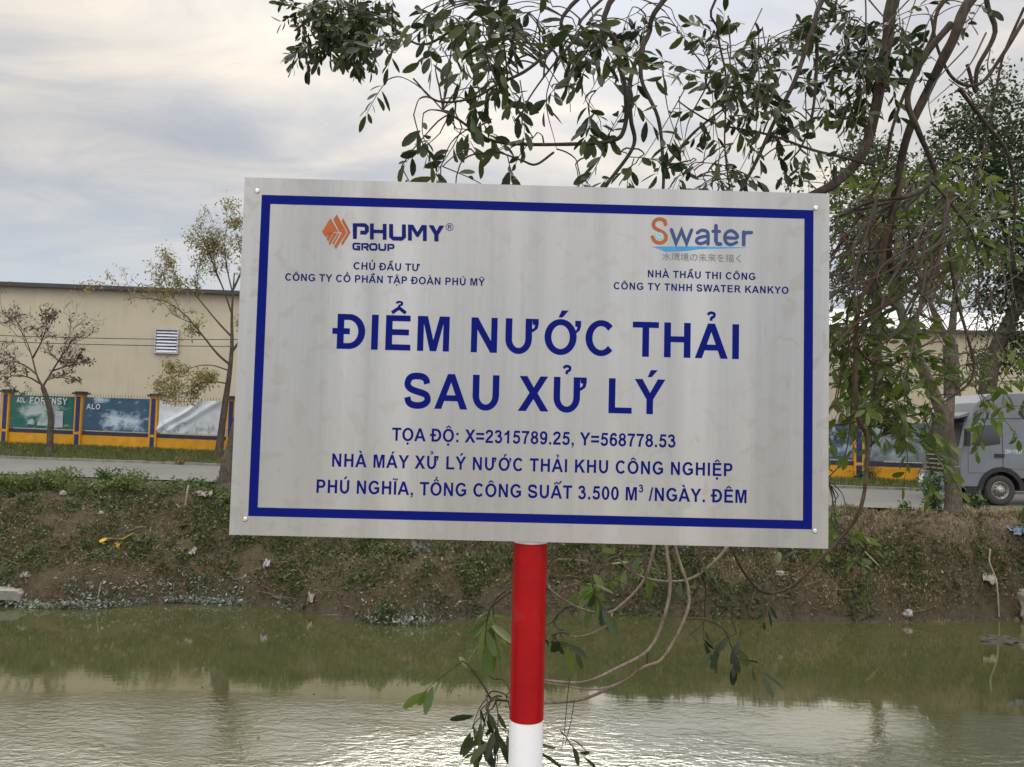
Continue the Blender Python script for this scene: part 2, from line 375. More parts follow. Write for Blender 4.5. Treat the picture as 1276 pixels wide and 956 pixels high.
TL = at(305, 221, 1.934)
XD = Vector((math.cos(SRZ), math.sin(SRZ), 0)); NRM = Vector((math.sin(SRZ), -math.cos(SRZ), 0))
SO = TL + XD*(SW/2) - Vector((0, 0, SH))      # bottom middle of the sheet's front face
basep = at(658, 800, 2.0); PX = (basep-SO).dot(XD)
base = SO + XD*PX - NRM*.050; base.z = 3.70
sign = thing('information_sign', 'white metal sign with blue border and Vietnamese lettering on a red and white post', 'sign', base, SRZ)
SM = wm(sign).inverted()
OFF = SM @ SO                                   # local: x along the sign, -y toward the camera
def uv(px, py):
    r = ray(px, py); k = (SO-CAM).dot(NRM)/r.dot(NRM); p = SM @ (CAM+r*k); return p.x-OFF.x, p.z-OFF.z
def SL(u, v, d=0): return Vector((OFF.x+u, OFF.y-d, OFF.z+v))
mb = MB(); th = .003
o = SL(0, 0); mb.box((o.x-SW/2, o.y, o.z), (o.x+SW/2, o.y+th, o.z+SH)); mb.build('sheet', m_panel, sign, local=True)
mb = MB()                                       # folded stiffener and clamp behind the sheet
for vv in (.12, .45, .78): mb.box((o.x-SW/2+.03, o.y+th, o.z+vv-.015), (o.x+SW/2-.03, o.y+th+.014, o.z+vv+.015))
mb.build('back_rail', m_screw, sign, local=True)
# blue border from its pixel corners (outer / inner)
oc = [uv(326, 243), uv(1013.5, 262), uv(1012, 659), uv(309.5, 644)]; ic = [uv(337, 254), uv(1002, 273), uv(1001, 648), uv(321, 633)]
def rect(c): u0 = (c[0][0]+c[3][0])/2; u1 = (c[1][0]+c[2][0])/2; v1 = (c[0][1]+c[1][1])/2; v0 = (c[2][1]+c[3][1])/2; return [(u0, v1), (u1, v1), (u1, v0), (u0, v0)]
oc, ic = rect(oc), rect(ic); mb = MB(); D = .0006
mb.add([SL(u, v, D) for u, v in oc+ic], [(i, 4+i, 4+(i+1) % 4, (i+1) % 4) for i in range(4)]); mb.build('border_line', m_blue, sign, local=True)
for px, py in ((320.5, 238), (1016.5, 259.5), (1015.5, 662), (305.5, 647)):
    u, v = uv(px, py); T = Matrix.Translation(SL(u, v)) @ Matrix.Rotation(math.pi, 4, 'Z'); mb = MB()
    mb.lathe([(.0068, 0), (.0068, .0012), (.0052, .0030), (.0030, .0038), (.0012, .0036), (.0001, .0025)], 14, 0, T); mb.build('screw', m_screw, sign, local=True)
# post: white pipe with red band
def band(z0, z1, r, m, nm, cap=False):
    mb = MB(); T = Matrix.Rotation(math.pi/2, 4, 'X'); prof = [(r, z0), (r, z1)]
    if cap: prof += [(r-.004, z1+.002), (.001, z1+.002)]
    mb.lathe(prof, 40, 0, T); return mb.build(nm, m, sign, local=True)
def zat(py): r = ray(658, py); k = 1.95/r.y; return EYE+r.z*k-3.70
ztop = OFF.z+SH*.86; zr1, zr0 = zat(678.5), zat(903)
PR = .0428
mbx = MB(); T = Matrix.Rotation(math.pi/2, 4, 'X')
mbx.lathe([(PR, -.4), (PR, ztop), (PR-.006, ztop+.003), (.001, ztop+.004)], 40, 0, T)
post = mbx.build('post', m_white, sign, local=True)
b = band(zr0, zr1, PR+.0006, m_red, 'red_band')
b.parent = post
zr = zr0-(zr1-zr0); b = band(zr-(zr1-zr0), zr, PR+.0006, m_red, 'red_band'); b.parent = post
# ---- lettering: bold grotesque capitals drawn as flat shapes (em units, cap height 716)
def el(cx, cy, rx, ry, a0, a1, n=18): return [(cx+rx*math.cos(math.radians(a0+(a1-a0)*i/n)), cy+ry*math.sin(math.radians(a0+(a1-a0)*i/n))) for i in range(n+1)]
def P(*p): return ('p', list(p))
def S(o, i): return ('s', o, i)
def Rect(x0, y0, x1, y1): return P((x0, y0), (x1, y0), (x1, y1), (x0, y1))
def ring(cx, cy, rx, ry, ix, iy): return S(el(cx, cy, rx, ry, 0, 360, 32), el(cx, cy, ix, iy, 0, 360, 32))
def rib(pts, w, sub=5, cap=False, smoothit=True):
    q = [Vector((x, y, 0)) for x, y in pts]; q = catmull(q, sub) if smoothit and len(q) > 2 else q
    o, i = [], []
    for k, p in enumerate(q):
        d = (q[min(k+1, len(q)-1)]-q[max(k-1, 0)]).normalized(); nn = Vector((-d.y, d.x, 0)); h = w/2
        if not smoothit and 0 < k < len(q)-1:
            d0 = (q[k]-q[k-1]).normalized(); d1 = (q[k+1]-q[k]).normalized(); h = w/2/max(.4, math.cos(d0.angle(d1)/2))
        o.append((p.x+nn.x*h, p.y+nn.y*h)); i.append((p.x-nn.x*h, p.y-nn.y*h))
    r = [S(o, i)]
    if cap: r += [P(*[(q[e].x+w/2*math.cos(a*math.pi/8), q[e].y+w/2*math.sin(a*math.pi/8)) for a in range(16)]) for e in (0, -1)]
    return r
def bowl(x0, top, bot, xr, w=122, n=14):
    cy = (top+bot)/2; ry = (top-bot)/2; xc = xr-ry*.95
    o = [(x0, top)]+el(xc, cy, xr-xc, ry, 90, -90, n)+[(x0, bot)]
    i = [(x0, top-w)]+el(xc, cy, xr-xc-150, ry-w, 90, -90, n)+[(x0, bot+w)]
    return S(o, i)
six = [ring(288, 236, 240, 246, 100, 128)]+rib([(113, 250), (118, 400), (160, 570), (250, 655), (330, 662), (405, 630), (440, 545)], 130)
def flip(g, w, h):
    f = lambda p: (w-p[0], h-p[1]); return [(k[0],)+tuple([f(p) for p in L] for L in k[1:]) for k in g]
G = {
 'A': (722, [P((0,0),(153,0),(356,549),(432,716),(279,716)), P((718,0),(561,0),(354,549),(432,716)), Rect(185,163,525,283)]),
 'C': (722, [S(el(385,358,340,370,43,317,30), el(385,358,190,246,38,322,30))]),
 'D': (722, [Rect(73,0,218,716), S([(218,716),(330,716)]+el(330,358,349,358,90,-90,20)+[(218,0)], [(218,595),(318,595)]+el(318,358,211,237,90,-90,20)+[(218,121)])]),
 'E': (667, [Rect(73,0,217,716), Rect(217,595,604,716), Rect(217,309,577,430), Rect(217,0,617,121)]),
 'F': (611, [Rect(73,0,217,716), Rect(217,595,565,716), Rect(217,303,515,424)]),
 'G': (778, [S(el(400,358,356,370,38,325,30), el(400,358,206,246,32,320,30)), P((410,255),(713,255),(713,110),(690,90),(560,90),(568,140),(568,376),(410,376)) if False else Rect(410,258,713,378), Rect(566,95,713,258)]),
 'H': (722, [Rect(73,0,218,716), Rect(504,0,649,716), Rect(218,313,504,435)]),
 'I': (278, [Rect(68,0,213,716)]),
 'K': (722, [P((75,0),(75,716),(220,716),(220,398),(512,716),(706,716),(437,438),(721,0),(534,0),(337,336),(220,216),(220,0))]),
 'L': (611, [Rect(77,0,221,716), Rect(221,0,582,121)]),
 'M': (833, [P((71,0),(71,716),(287,716),(417,228),(545,716),(762,716),(762,0),(628,0),(628,564),(486,0),(347,0),(205,564),(205,0))]),
 'N': (722, [P((74,0),(74,716),(215,716),(508,238),(508,716),(642,716),(642,0),(497,0),(208,467),(208,0))]),
 'O': (778, [ring(389,358,350,370,200,246)]),
 'P': (667, [Rect(73,0,217,716), bowl(217,716,270,612)]),
 'R': (722, [Rect(78,0,223,716), bowl(223,716,300,640), P((350,310),(500,330),(575,220),(730,0),(556,0),(420,215))]),
 'S': (667, rib([(110,225),(140,130),(210,76),(330,58),(450,76),(535,135),(550,205),(515,275),(420,318),(300,350),(185,392),(118,455),(110,525),(140,600),(210,648),(325,660),(440,642),(505,590),(532,505)], 136)),
 'T': (611, [Rect(21,595,590,716), Rect(234,0,379,595)]),
 'U': (722, [Rect(72,300,216,716), Rect(505,300,649,716), S(el(360,300,288.5,312,180,360,22), el(360,300,144.5,188,180,360,22))]),
 'W': (944, [P((173,0),(2,716),(150,716),(258,224),(389,716),(561,716),(687,216),(797,716),(943,716),(769,0),(615,0),(472,537),(329,0))]),
 'X': (667, [P((1,0),(246,374),(24,716),(193,716),(337,486),(478,716),(645,716),(422,369),(667,0),(493,0),(334,248),(174,0))]),
 'Y': (667, [P((261,0),(261,301),(-1,716),(168,716),(336,433),(501,716),(667,716),(404,300),(404,0))]),
 '0': (556, [ring(278,356,240,370,98,252)]),
 '1': (556, [P((393,0),(256,0),(256,510),(180,455),(85,420),(85,545),(200,610),(282,716),(393,716))]),
 '2': (556, rib([(98,505),(120,595),(190,650),(280,662),(375,640),(430,570),(425,495),(385,410),(280,305),(170,195),(118,100),(105,40)], 132)+[Rect(38,0,505,128)]),
 '3': (556, rib([(100,540),(140,632),(260,664),(360,632),(400,540),(370,450),(230,405)], 125)+rib([(225,388),(380,360),(450,250),(440,180),(390,95),(270,54),(150,90),(98,190)], 128)),
 '5': (556, [Rect(150,590,490,716), P((70,335),(190,345),(240,716),(140,716))]+rib([(120,370),(200,425),(290,428),(400,380),(447,245),(400,105),(270,56),(150,90),(98,190)], 130)),
 '6': (556, six), '9': (556, flip(six, 570, 716)),
 '7': (556, [P((42,716),(508,716),(508,615),(400,470),(335,300),(300,0),(160,0),(195,260),(260,440),(350,590),(42,590))]),
 '8': (556, [ring(278,532,214,190,86,82), ring(278,212,246,222,106,104)]),
 '.': (278, [Rect(72,0,209,137)]), ',': (278, [P((69,137),(209,137),(209,40),(185,-60),(95,-150),(66,-100),(125,-50),(140,0),(69,0))]),
 ':': (333, [Rect(98,0,235,137), Rect(98,381,235,518)]), '=': (584, [Rect(40,420,540,545), Rect(40,170,540,295)]),
 '/': (278, [P((0,-12),(92,728),(178,728)) if False else P((-2,-12),(180,728),(280,728),(100,-12))]), ' ': (278, []), '-': (333, [Rect(40,190,290,330)]),
}
ACC = {'\u0302': ('top', rib([(-150,0),(0,105),(150,0)], 72, 1, False, False), 150), '\u0301': ('top', [P((-55,-5),(35,-5),(165,140),(15,140))], 150),
 '\u0300': ('top', [P((55,-5),(-35,-5),(-165,140),(-15,140))], 150), '\u0309': ('top', rib([(-85,135),(-25,175),(55,155),(50,95),(-5,65),(-8,10)], 58), 190),
 '\u0303': ('top', rib([(-150,20),(-105,85),(-50,80),(40,35),(95,30),(145,95)], 62), 150), '\u0323': ('bot', [P(*el(0,-140,74,74,0,337.5,15))], 0)}
def glyph(ch):
    """-> advance, pieces, ink left, ink right"""
    bar = ch == 'Đ'; d = unicodedata.normalize('NFD', 'D' if bar else ch); adv, pcs = G[d[0]]; pcs = list(pcs)
    if bar: pcs.append(Rect(-30, 303, 345, 424)); 
    w = adv; cx = {'U': 360, 'A': 356, 'Y': 333, 'E': 345, 'O': 389, 'I': 140, 'L': 300}.get(d[0], adv/2)
    marks = [m for m in d[1:] if m != '\u031b']; horn = '\u031b' in d[1:]
    if horn:
        r = 649 if d[0] == 'U' else 690
        dy = 0 if d[0] == 'U' else -15
        pcs.append(P(*[(r+a, b+dy) for a, b in ((-2,716),(12,716),(140,716),(140,610),(120,520),(40,455),(-2,440),(-2,505),(45,530),(62,590),(12,596))])) if d[0] == 'U' else pcs.append(P(*[(r+a, b+dy) for a, b in ((12,716),(140,716),(140,610),(115,520),(30,450),(-10,480),(45,530),(62,590),(12,596))]))
        w += 135 if d[0] == 'U' else 85
    y = 765; circ = '\u0302' in marks
    for m in sorted(marks, key=lambda m: m != '\u0302'):
        k, shp, h = ACC[m]; dx, dy = cx, 0
        if k == 'top':
            dy = y
            if circ and m in '\u0301\u0300': dx = cx+150*(1 if m == '\u0301' else -1) if False else cx+(190 if m == '\u0301' else 190); dy = 800
            if circ and m == '\u0309': dx = cx+10; dy = 868; shp = [(q[0],)+tuple([(a*.85, b*.72) for a, b in L] for L in q[1:]) for q in shp]
            y += 0
        pcs += [(p[0],)+tuple([(a+dx, b+dy) for a, b in L] for L in p[1:]) for p in shp]
    return w, pcs
def put(mb, pcs, fx, fy, d0, mi=0):
    for k, p in enumerate(pcs):
        d = d0+(k % 9)*.00004
        if p[0] == 'p': mb.add([SL(fx(x), fy(y), d) for x, y in p[1]], [tuple(range(len(p[1])))], mi)
        else:
            o, i = p[1], p[2]; n = len(o)
            mb.add([SL(fx(x), fy(y), d) for x, y in o]+[SL(fx(x), fy(y), d) for x, y in i], [(a, a+1, n+a+1, n+a) for a in range(n-1)], mi)
def textline(s, lb, lt, rb, rt, ratio, mat, name, sup=None, label=None):
    a, b, c, d = uv(*lb), uv(*lt), uv(*rb), uv(*rt)
    v0 = (a[1]+c[1])/2; cap = ((b[1]-a[1])+(d[1]-c[1]))/2; u0, u1 = (a[0]+b[0])/2, (c[0]+d[0])/2
    sy = cap/716; sx = sy*ratio; gl = []; x = 0; inkl = inkr = None; sc_ = []
    for ch in s:
        if ch == '³': w, pcs = G['3']; k = .58; pcs = [(p[0],)+tuple([(q*k, r*k+440) for q, r in L] for L in p[1:]) for p in pcs]; w *= k
        else: w, pcs = glyph(ch)
        gl.append((x, w, pcs)); x += w
    pl = [q for p in gl[0][2] for L in p[1:] for q, _ in L]; prr = [q for p in gl[-1][2] for L in p[1:] for q, _ in L]
    inkl = min(pl); inkr = gl[-1][0]+max(prr); ls = ((u1-u0)/sx-(inkr-inkl))/(len(s)-1)
    mb = MB(); words = 'title' in name or 'body' in name
    for k, (x, w, pcs) in enumerate(gl):
        if words and s[k] == ' ': o = mb.build(name, mat, sign, local=True); mb = MB(); continue
        put(mb, pcs, lambda q, x=x, k=k: u0+(q+x+k*ls-inkl)*sx, lambda r: v0+r*sy, .0007)
    o = mb.build(name, mat, sign, local=True)
    if label: o['label'] = label
    return o
textline('CHỦ ĐẦU TƯ', (440.5,336), (440.5,327), (523,338), (523,328.5), 1.0, m_navy, 'heading_lettering')
textline('CÔNG TY CỔ PHẦN TẬP ĐOÀN PHÚ MỸ', (355.2,349.8), (355.4,340.8), (604.4,356.4), (604.4,347), .97, m_navy, 'heading_lettering')
textline('NHÀ THẦU THI CÔNG', (807.3,346), (807.3,337.2), (941.2,348.8), (941.2,339.6), .97, m_navy, 'heading_lettering')
textline('CÔNG TY TNHH SWATER KANKYO', (764.7,361), (764.7,352.2), (982.6,365.9), (982.6,356.8), .97, m_navy, 'heading_lettering')
textline('ĐIỂM NƯỚC THẢI', (414,435.2), (414.5,391.2), (920.8,447), (920.8,404), .94, m_blue, 'title_word')
textline('SAU XỬ LÝ', (503.5,509), (504,465.4), (828.7,516.2), (829,472.6), .94, m_blue, 'title_word')
textline('TỌA ĐỘ: X=2315789.25, Y=568778.53', (488.5,549.7), (488.6,533.4), (841.8,557.4), (841.8,541.2), .88, m_blue, 'body_word')
textline('NHÀ MÁY XỬ LÝ NƯỚC THẢI KHU CÔNG NGHIỆP', (413.9,582.3), (414,565.7), (912.7,592.9), (912.7,576.8), .87, m_blue, 'body_word')
textline('PHÚ NGHĨA, TỔNG CÔNG SUẤT 3.500 M³ /NGÀY. ĐÊM', (394.4,615.2), (394.6,598.3), (930.2,626.1), (930.2,609.6), .87, m_blue, 'body_word')
# logo on the left: sliced diamond and squared letters (coordinates measured on a 7.09x enlargement)
def zl(x, y): return uv(395+x/7.09, 260+y/7.09)
mb = MB()
for poly in (((45,205),(119,84),(187,205),(173,232),(152,205),(138,205),(106,262),(96,240),(112,205),(98,205),(78,252)),
             ((84,262),(125,205),(133,208),(150,212),(112,326),(108,326)) if False else ((84,268),(118,212),(126,222),(110,300),(150,215),(158,222),(112,326)),
             ((143,98),(175,52),(262,210),(240,250),(218,300),(196,290),(238,210)) if False else ((146,96),(175,52),(262,210),(206,325) if False else (262,210),(165,358),(150,330),(192,258),(197,210)),
             ((218,112),(232,86),(297,210),(224,326),(214,310),(268,210))):
    mb.add([SL(*zl(x, y), .0008) for x, y in poly], [tuple(range(len(poly)))])
mb = MB()
def quad(mb, *pts):
    mb.add([SL(*zl(x, y), .0008) for x, y in pts], [tuple(range(len(pts)))])
quad(mb, (45,205),(119,84),(190,206),(183,218),(104,218)) if False else None
# left facet and its three slanted slices, then the middle and right chevrons
quad(mb, (45,205),(119,84),(188,205),(152,205),(76,252))
quad(mb, (84,266),(112,216),(124,214),(146,214),(112,282) if False else (98,292))
quad(mb, (103,300),(152,214),(180,214),(112,327))
quad(mb, (144,98),(175,52),(262,210),(166,358),(152,334),(205,240),(222,210),(204,208) if False else (198,206))
quad(mb, (218,112),(232,86),(297,210),(224,327),(212,308),(270,210))
quad(mb, (120,330) if False else (136,306),(186,222),(194,214),(200,222),(146,322))
mb.build('logo_emblem', m_orange, sign, local=True)['label'] = 'brown orange diamond emblem made of slanted slices'
mb = MB(); kz = [0]
def zrib(mb, pts, w, cap=False, conv=zl, sm=False, sub=5, mi=0):
    for p in rib(pts, w, sub, cap, sm):
        kz[0] += 1; d = .0007+(kz[0] % 11)*.00004
        if p[0] == 'p': mb.add([SL(*conv(x, y), d) for x, y in p[1]], [tuple(range(len(p[1])))], mi)
        else:
            n = len(p[1]); mb.add([SL(*conv(x, y), d) for x, y in p[1]+p[2]], [(a, a+1, n+a+1, n+a) for a in range(n-1)], mi)
sl = 24/800
def yl(x): return sl*(x-318)
def Z(*pts): return [(x, y+yl(x)) for x, y in pts]
w = 34
zrib(mb, Z((335,268),(335,144),(425,144),(441,158),(441,196),(428,210),(382,210)), w)
zrib(mb, Z((485,127),(485,268)), w); zrib(mb, Z((598,127),(598,268)), w); zrib(mb, Z((485,196),(598,196)), 30)
zrib(mb, Z((655,127),(655,240),(672,254),(750,254),(768,240),(768,127)), w)
mb.add([SL(*zl(x, y+yl(x)), .0011) for x, y in ((804,127),(850,127),(888,190),(926,127),(970,127),(970,268),(936,268),(936,172),(896,235),(880,235),(838,172),(838,268),(804,268))], [tuple(range(13))])
mb.add([SL(*zl(x, y+yl(x)), .0011) for x, y in ((985,127),(1030,127),(1056,176),(1082,127),(1124,127),(1074,210),(1074,268),(1036,268),(1036,210))], [tuple(range(9))])
w = 16
for pts in (((385,309),(330,309),(322,316),(322,352),(330,359),(376,359),(376,336),(350,336)), ((400,366),(400,310),(446,310),(450,316),(450,332),(444,338),(412,338)), ((430,340),(452,366)),
            ((476,309),(520,309),(526,316),(526,352),(520,358),(476,358),(470,352),(470,316),(476,309)), ((550,302),(550,350),(558,358),(596,358),(604,350),(604,302)), ((630,366),(630,310),(672,310),(676,316),(676,334),(670,340),(640,340))):
    zrib(mb, Z(*pts), w)
zrib(mb, [(1172+31*math.cos(a*math.pi/12), 163+31*math.sin(a*math.pi/12)) for a in range(25)], 5)
zrib(mb, [(1161,180),(1161,148),(1176,148),(1183,155),(1176,163),(1162,163)], 6); zrib(mb, [(1172,163),(1184,180)], 6)
mb.build('logo_lettering', m_navy, sign, local=True)
# logo on the right: rounded letters over a blue wave stroke (8.507x enlargement)
def zr_(x, y): return uv(800+x/8.507, 262+y/8.507)
mb = MB()
zrib(mb, [(250,150),(238,112),(195,94),(148,104),(122,140),(130,180),(168,208),(215,232),(250,265),(252,305),(225,338),(180,346),(135,328),(112,285)], 38, True, zr_, True)
o = mb.build('logo_letter', m_orange, sign, local=True)
mb = MB(); zrib(mb, [(150,235),(158,270),(178,290),(205,288),(212,262),(180,248)], 26, True, zr_, True)
mb.build('water_drop', plain('aqua_vinyl', (.22, .5, .56), .4, 0, .1, 20), sign, local=True)
mb = MB()
zrib(mb, [(312,208),(362,350),(418,215),(472,352),(525,212)], 36, True, zr_)
zrib(mb, [(588,240),(630,214),(680,222),(700,255),(700,358)], 36, True, zr_, True); zrib(mb, [(700,275),(640,282),(590,300),(578,330),(600,352),(645,350),(700,322)], 34, True, zr_, True)
zrib(mb, [(784,165),(784,330),(800,358),(832,360)], 38, True, zr_); zrib(mb, [(752,224),(822,226)], 34, True, zr_)
zrib(mb, [(885,292),(1005,294),(995,248),(945,218),(895,240),(877,292),(895,345),(945,365),(1002,342)], 34, True, zr_, True)
zrib(mb, [(1078,232),(1078,365)], 38, True, zr_); zrib(mb, [(1080,270),(1105,240),(1160,238)], 36, True, zr_, True)
mb.build('logo_lettering', plain('slate_blue_vinyl', (.022, .05, .17), .4, 0, .12, 20), sign, local=True)
mb = MB(); mb.add([SL(*zr_(x, y), .0008) for x, y in ((110,386),(620,384),(900,390),(1125,397),(900,404),(600,412),(480,432),(250,440),(190,415))], [tuple(range(9))])
mb.build('wave_stroke', plain('sky_blue_vinyl', (.03, .25, .52), .4, 0, .25, 25), sign, local=True)
try:
    c = bpy.data.curves.new('motto', 'FONT'); c.body = '水環境の未来を描く'; c.size = 1; c.fill_mode = 'FRONT'; c.offset = .004
    to = bpy.data.objects.new('motto', c); COL.objects.link(to); bpy.context.view_layer.update()
    me = bpy.data.meshes.new_from_object(to.evaluated_get(bpy.context.evaluated_depsgraph_get())); bpy.data.objects.remove(to)
    xy = [(q.co.x, q.co.y) for q in me.vertices]; x0, x1 = min(q[0] for q in xy), max(q[0] for q in xy); y0, y1 = min(q[1] for q in xy), max(q[1] for q in xy)
    A, B = zr_(215, 540), zr_(1050, 460)
    A1 = zr_(215, 455); B1 = zr_(1050, 548); vb = (A[1]+B1[1])/2; vt = (A1[1]+B[1])/2
    mb = MB(); mb.add([SL(A[0]+(x-x0)/(x1-x0)*(B[0]-A[0]), vb+(y-y0)/(y1-y0)*(vt-vb), .0008) for x, y in xy], [tuple(p.vertices) for p in me.polygons])
    mb.build('motto_lettering', plain('grey_vinyl', (.17, .17, .18), .5, 0, .15, 20), sign, local=True)
except Exception as e: print('motto', e)
# ------------------------------------------------------------------ buildings, fence
def cladding(name, c):
    t = NT(name); v = t.coord('Object'); n = t.noise(v, .25, 5, .6); n2 = t.noise(t.coord('Object', (1, 1, .12)), 1.6, 5, .6)
    base = t.ramp(n, [(.3, tuple(x*.9 for x in c)), (.7, tuple(x*1.07 for x in c))])
    base = t.mix(t.math('MULTIPLY', t.ramp(n2, [(.52, (0, 0, 0)), (.75, (1, 1, 1))]), .35), base, tuple(x*.66 for x in c)); t.color(base)
    wv = t.new('ShaderNodeTexWave', wave_type='BANDS', bands_direction='X'); wv.inputs['Scale'].default_value = 1.1; t.l.new(v, wv.inputs['Vector'])
    t.bump(wv.outputs['Fac'], .25, .04); return t.fin(.65, 0, .3)
m_clad = cladding('cream_cladding', (.49, .445, .34)); m_clad2 = cladding('beige_cladding', (.46, .41, .305))
m_roof = plain('dark_roof_edge', (.05, .05, .055), .6, 0, .2, 2); m_roofw = plain('pale_roof', (.66, .66, .66), .4, .3, .08, .5)
m_lou = plain('louvre_steel', (.42, .44, .48), .45, .6, .12, 6); m_dark = plain('dark_gap', (.02, .022, .026), .8, 0, .2, 5)
def warehouse(label, x0, x1, D, yaw, px_ref, py_ref, clad, roof, pitch, depth, cx):
    p = at(px_ref, py_ref, D); a = math.atan(yaw)
    o = thing('warehouse', label, 'warehouse', (p.x, p.y, 3.4), a); H = p.z-3.4
    mb = MB(); mb.box((x0, 0, -.5), (x1, depth, H)); mb.build('wall', clad, o, local=True)
    rise = math.tan(pitch)*depth/2; mb = MB()
    mb.prism([(-.35, H-.02), (depth/2, H+rise), (depth+.35, H-.02), (depth+.35, H+.16), (depth/2, H+rise+.18), (-.35, H+.16)], x0-.3, x1+.3, 0, Matrix(((0,1,0,0),(1,0,0,0),(0,0,1,0),(0,0,0,1))))
    mb.build('roof', roof, o, local=True)
    mb = MB(); mb.box((x0-.3, -.46, H-.10), (x1+.3, -.355, H+.10)); mb.build('gutter', m_roof, o, local=True)
    return o, H
W1, H1 = warehouse('long cream warehouse with a dark eave and a louvred vent, left of the sign', -45, 38, 48, .086, 0, 355, m_clad, m_roof, math.radians(5), 40, 0)
W2, H2 = warehouse('beige warehouse with a pale roof glimpsed between the trees on the right', -18, 60, 54, .02, 1180, 414, m_clad2, m_roofw, math.radians(13), 36, 0)
def vent(W, px0, py0, px1, py1):
    inv = wm(W).inverted(); n = wm(W).to_3x3() @ Vector((0, -1, 0)); o0 = wm(W).translation
    def hit(px, py): r = ray(px, py); k = (o0-CAM).dot(n)/r.dot(n); return inv @ (CAM+r*k)
    a, b = hit(px0, py1), hit(px1, py0); mb = MB(); t_ = .09
    x0, x1, z0, z1 = a.x, b.x, a.z, b.z
    for q in ((x0, z0, x1, z0+t_), (x0, z1-t_, x1, z1), (x0, z0+t_, x0+t_, z1-t_), (x1-t_, z0+t_, x1, z1-t_)): mb.box((q[0], -.16, q[1]), (q[2], -.002, q[3]))
    fo = mb.build('vent', m_lou, W, local=True); fo['label'] = 'grey louvred vent'
    mb = MB(); mb.box((x0+t_, -.03, z0+t_), (x1-t_, -.004, z1-t_)); o = mb.build('vent_back', m_dark, W, local=True); o.parent = fo
    n_ = 7; mb = MB()
    for i in range(n_):
        z = z0+t_+(z1-z0-2*t_)*(i+.5)/n_; h = (z1-z0-2*t_)/n_
        mb.add([(x0+t_, -.14, z-h*.40), (x1-t_, -.14, z-h*.40), (x1-t_, -.04, z+h*.45), (x0+t_, -.04, z+h*.45), (x0+t_, -.125, z-h*.45), (x1-t_, -.125, z-h*.45), (x1-t_, -.033, z+h*.40), (x0+t_, -.033, z+h*.40)], [(0,1,2,3),(7,6,5,4),(0,4,5,1),(3,2,6,7)])
    o = mb.build('louvre_slats', m_lou, W, local=True); o.parent = fo
vent(W1, 192.5, 410.5, 224, 440.5)
for i, (py, lab) in enumerate(((408, 'upper of two thin dark cables strung in front of the cream warehouse'), (414, 'lower of two thin dark cables strung in front of the cream warehouse'))):
    a, b = at(-400, py-14, 45), at(430, py+14+i*3, 44); pts = [a.lerp(b, k/20)-Vector((0, 0, .5*4*(k/20)*(1-k/20))) for k in range(21)]
    mb = MB(); mb.tube(pts, .022, 5); tag(mb.build('power_cable', m_dark, loc=pts[0]), lab, 'cable', 'cables along the warehouse')
# perimeter fence
m_yel = plain('yellow_paint', (.56, .27, .012), .7, 0, .2, 2.5, .1); m_fblue = plain('fence_blue', (.016, .028, .12), .6, 0, .2, 4); m_fdark = plain('fence_navy', (.03, .032, .06), .7, 0, .25, 3)
m_iron = plain('railing_iron', (.24, .22, .185), .7, 0, .3, 4)
def fhit(px):
    lo, hi = 20.0, 70.0
    for _ in range(50):
        m_ = (lo+hi)/2; p = at(px, 540, m_)
        if m_ < fline(p.x): lo = m_
        else: hi = m_
    return at(px, 540, lo).x
xa, xb = fhit(99), fhit(1069); nsp = round((xb-xa)/4.55); dx = (xb-xa)/nsp
FA = math.atan(RS)
fx0 = xa-3*dx; fence = thing('perimeter_fence', 'long yellow and blue factory fence with pillars and a spiked railing', 'fence', (xa, fline(xa), fz(xa)-.0), FA)
cf = math.cos(FA); FI = wm(fence).inverted()
def fl(x, h, d=0): return FI @ Vector((x, fline(x), fz(x)+h))+Vector((0, -d, 0))
mbw, mbs, mbr = MB(), MB(), MB()
NP = nsp+6
def seg(mb, xA, xB, h0, h1, d0, d1):
    a0, a1, b0, b1 = fl(xA, h0), fl(xA, h1), fl(xB, h0), fl(xB, h1)
    vs = [a0-Vector((0,d1,0)), b0-Vector((0,d1,0)), b0-Vector((0,d0,0)), a0-Vector((0,d0,0)), a1-Vector((0,d1,0)), b1-Vector((0,d1,0)), b1-Vector((0,d0,0)), a1-Vector((0,d0,0))]
    mb.add(vs, [(0,3,2,1),(4,5,6,7),(0,1,5,4),(1,2,6,5),(2,3,7,6),(3,0,4,7)])
for i in range(-3, NP-3):
    x0, x1 = xa+i*dx, xa+(i+1)*dx
    seg(mbw, x0+.2, x1-.2, -.3, .66, -.09, .09); seg(mbs, x0+.2, x1-.2, .66, .86, -.10, .10)
    for h in (1.2, 2.62): seg(mbr, x0+.2, x1-.2, h, h+.05, -.02, .02)
    for k in range(24):
        xx = x0+.3+(x1-x0-.6)*k/23; seg(mbr, xx-.010, xx+.010, .86, 2.80, -.010, .010)
        a = fl(xx, 2.80); mbr.add([a+Vector((-.03, 0, 0)), a+Vector((.03, 0, 0)), a+Vector((0, 0, .16)), a+Vector((0, -.02, .03))], [(0, 1, 2), (0, 3, 2), (3, 1, 2)])
mbw.build('low_wall', m_yel, fence, local=True); mbs.build('blue_coping', m_fdark, fence, local=True); mbr.build('railing', m_iron, fence, local=True)
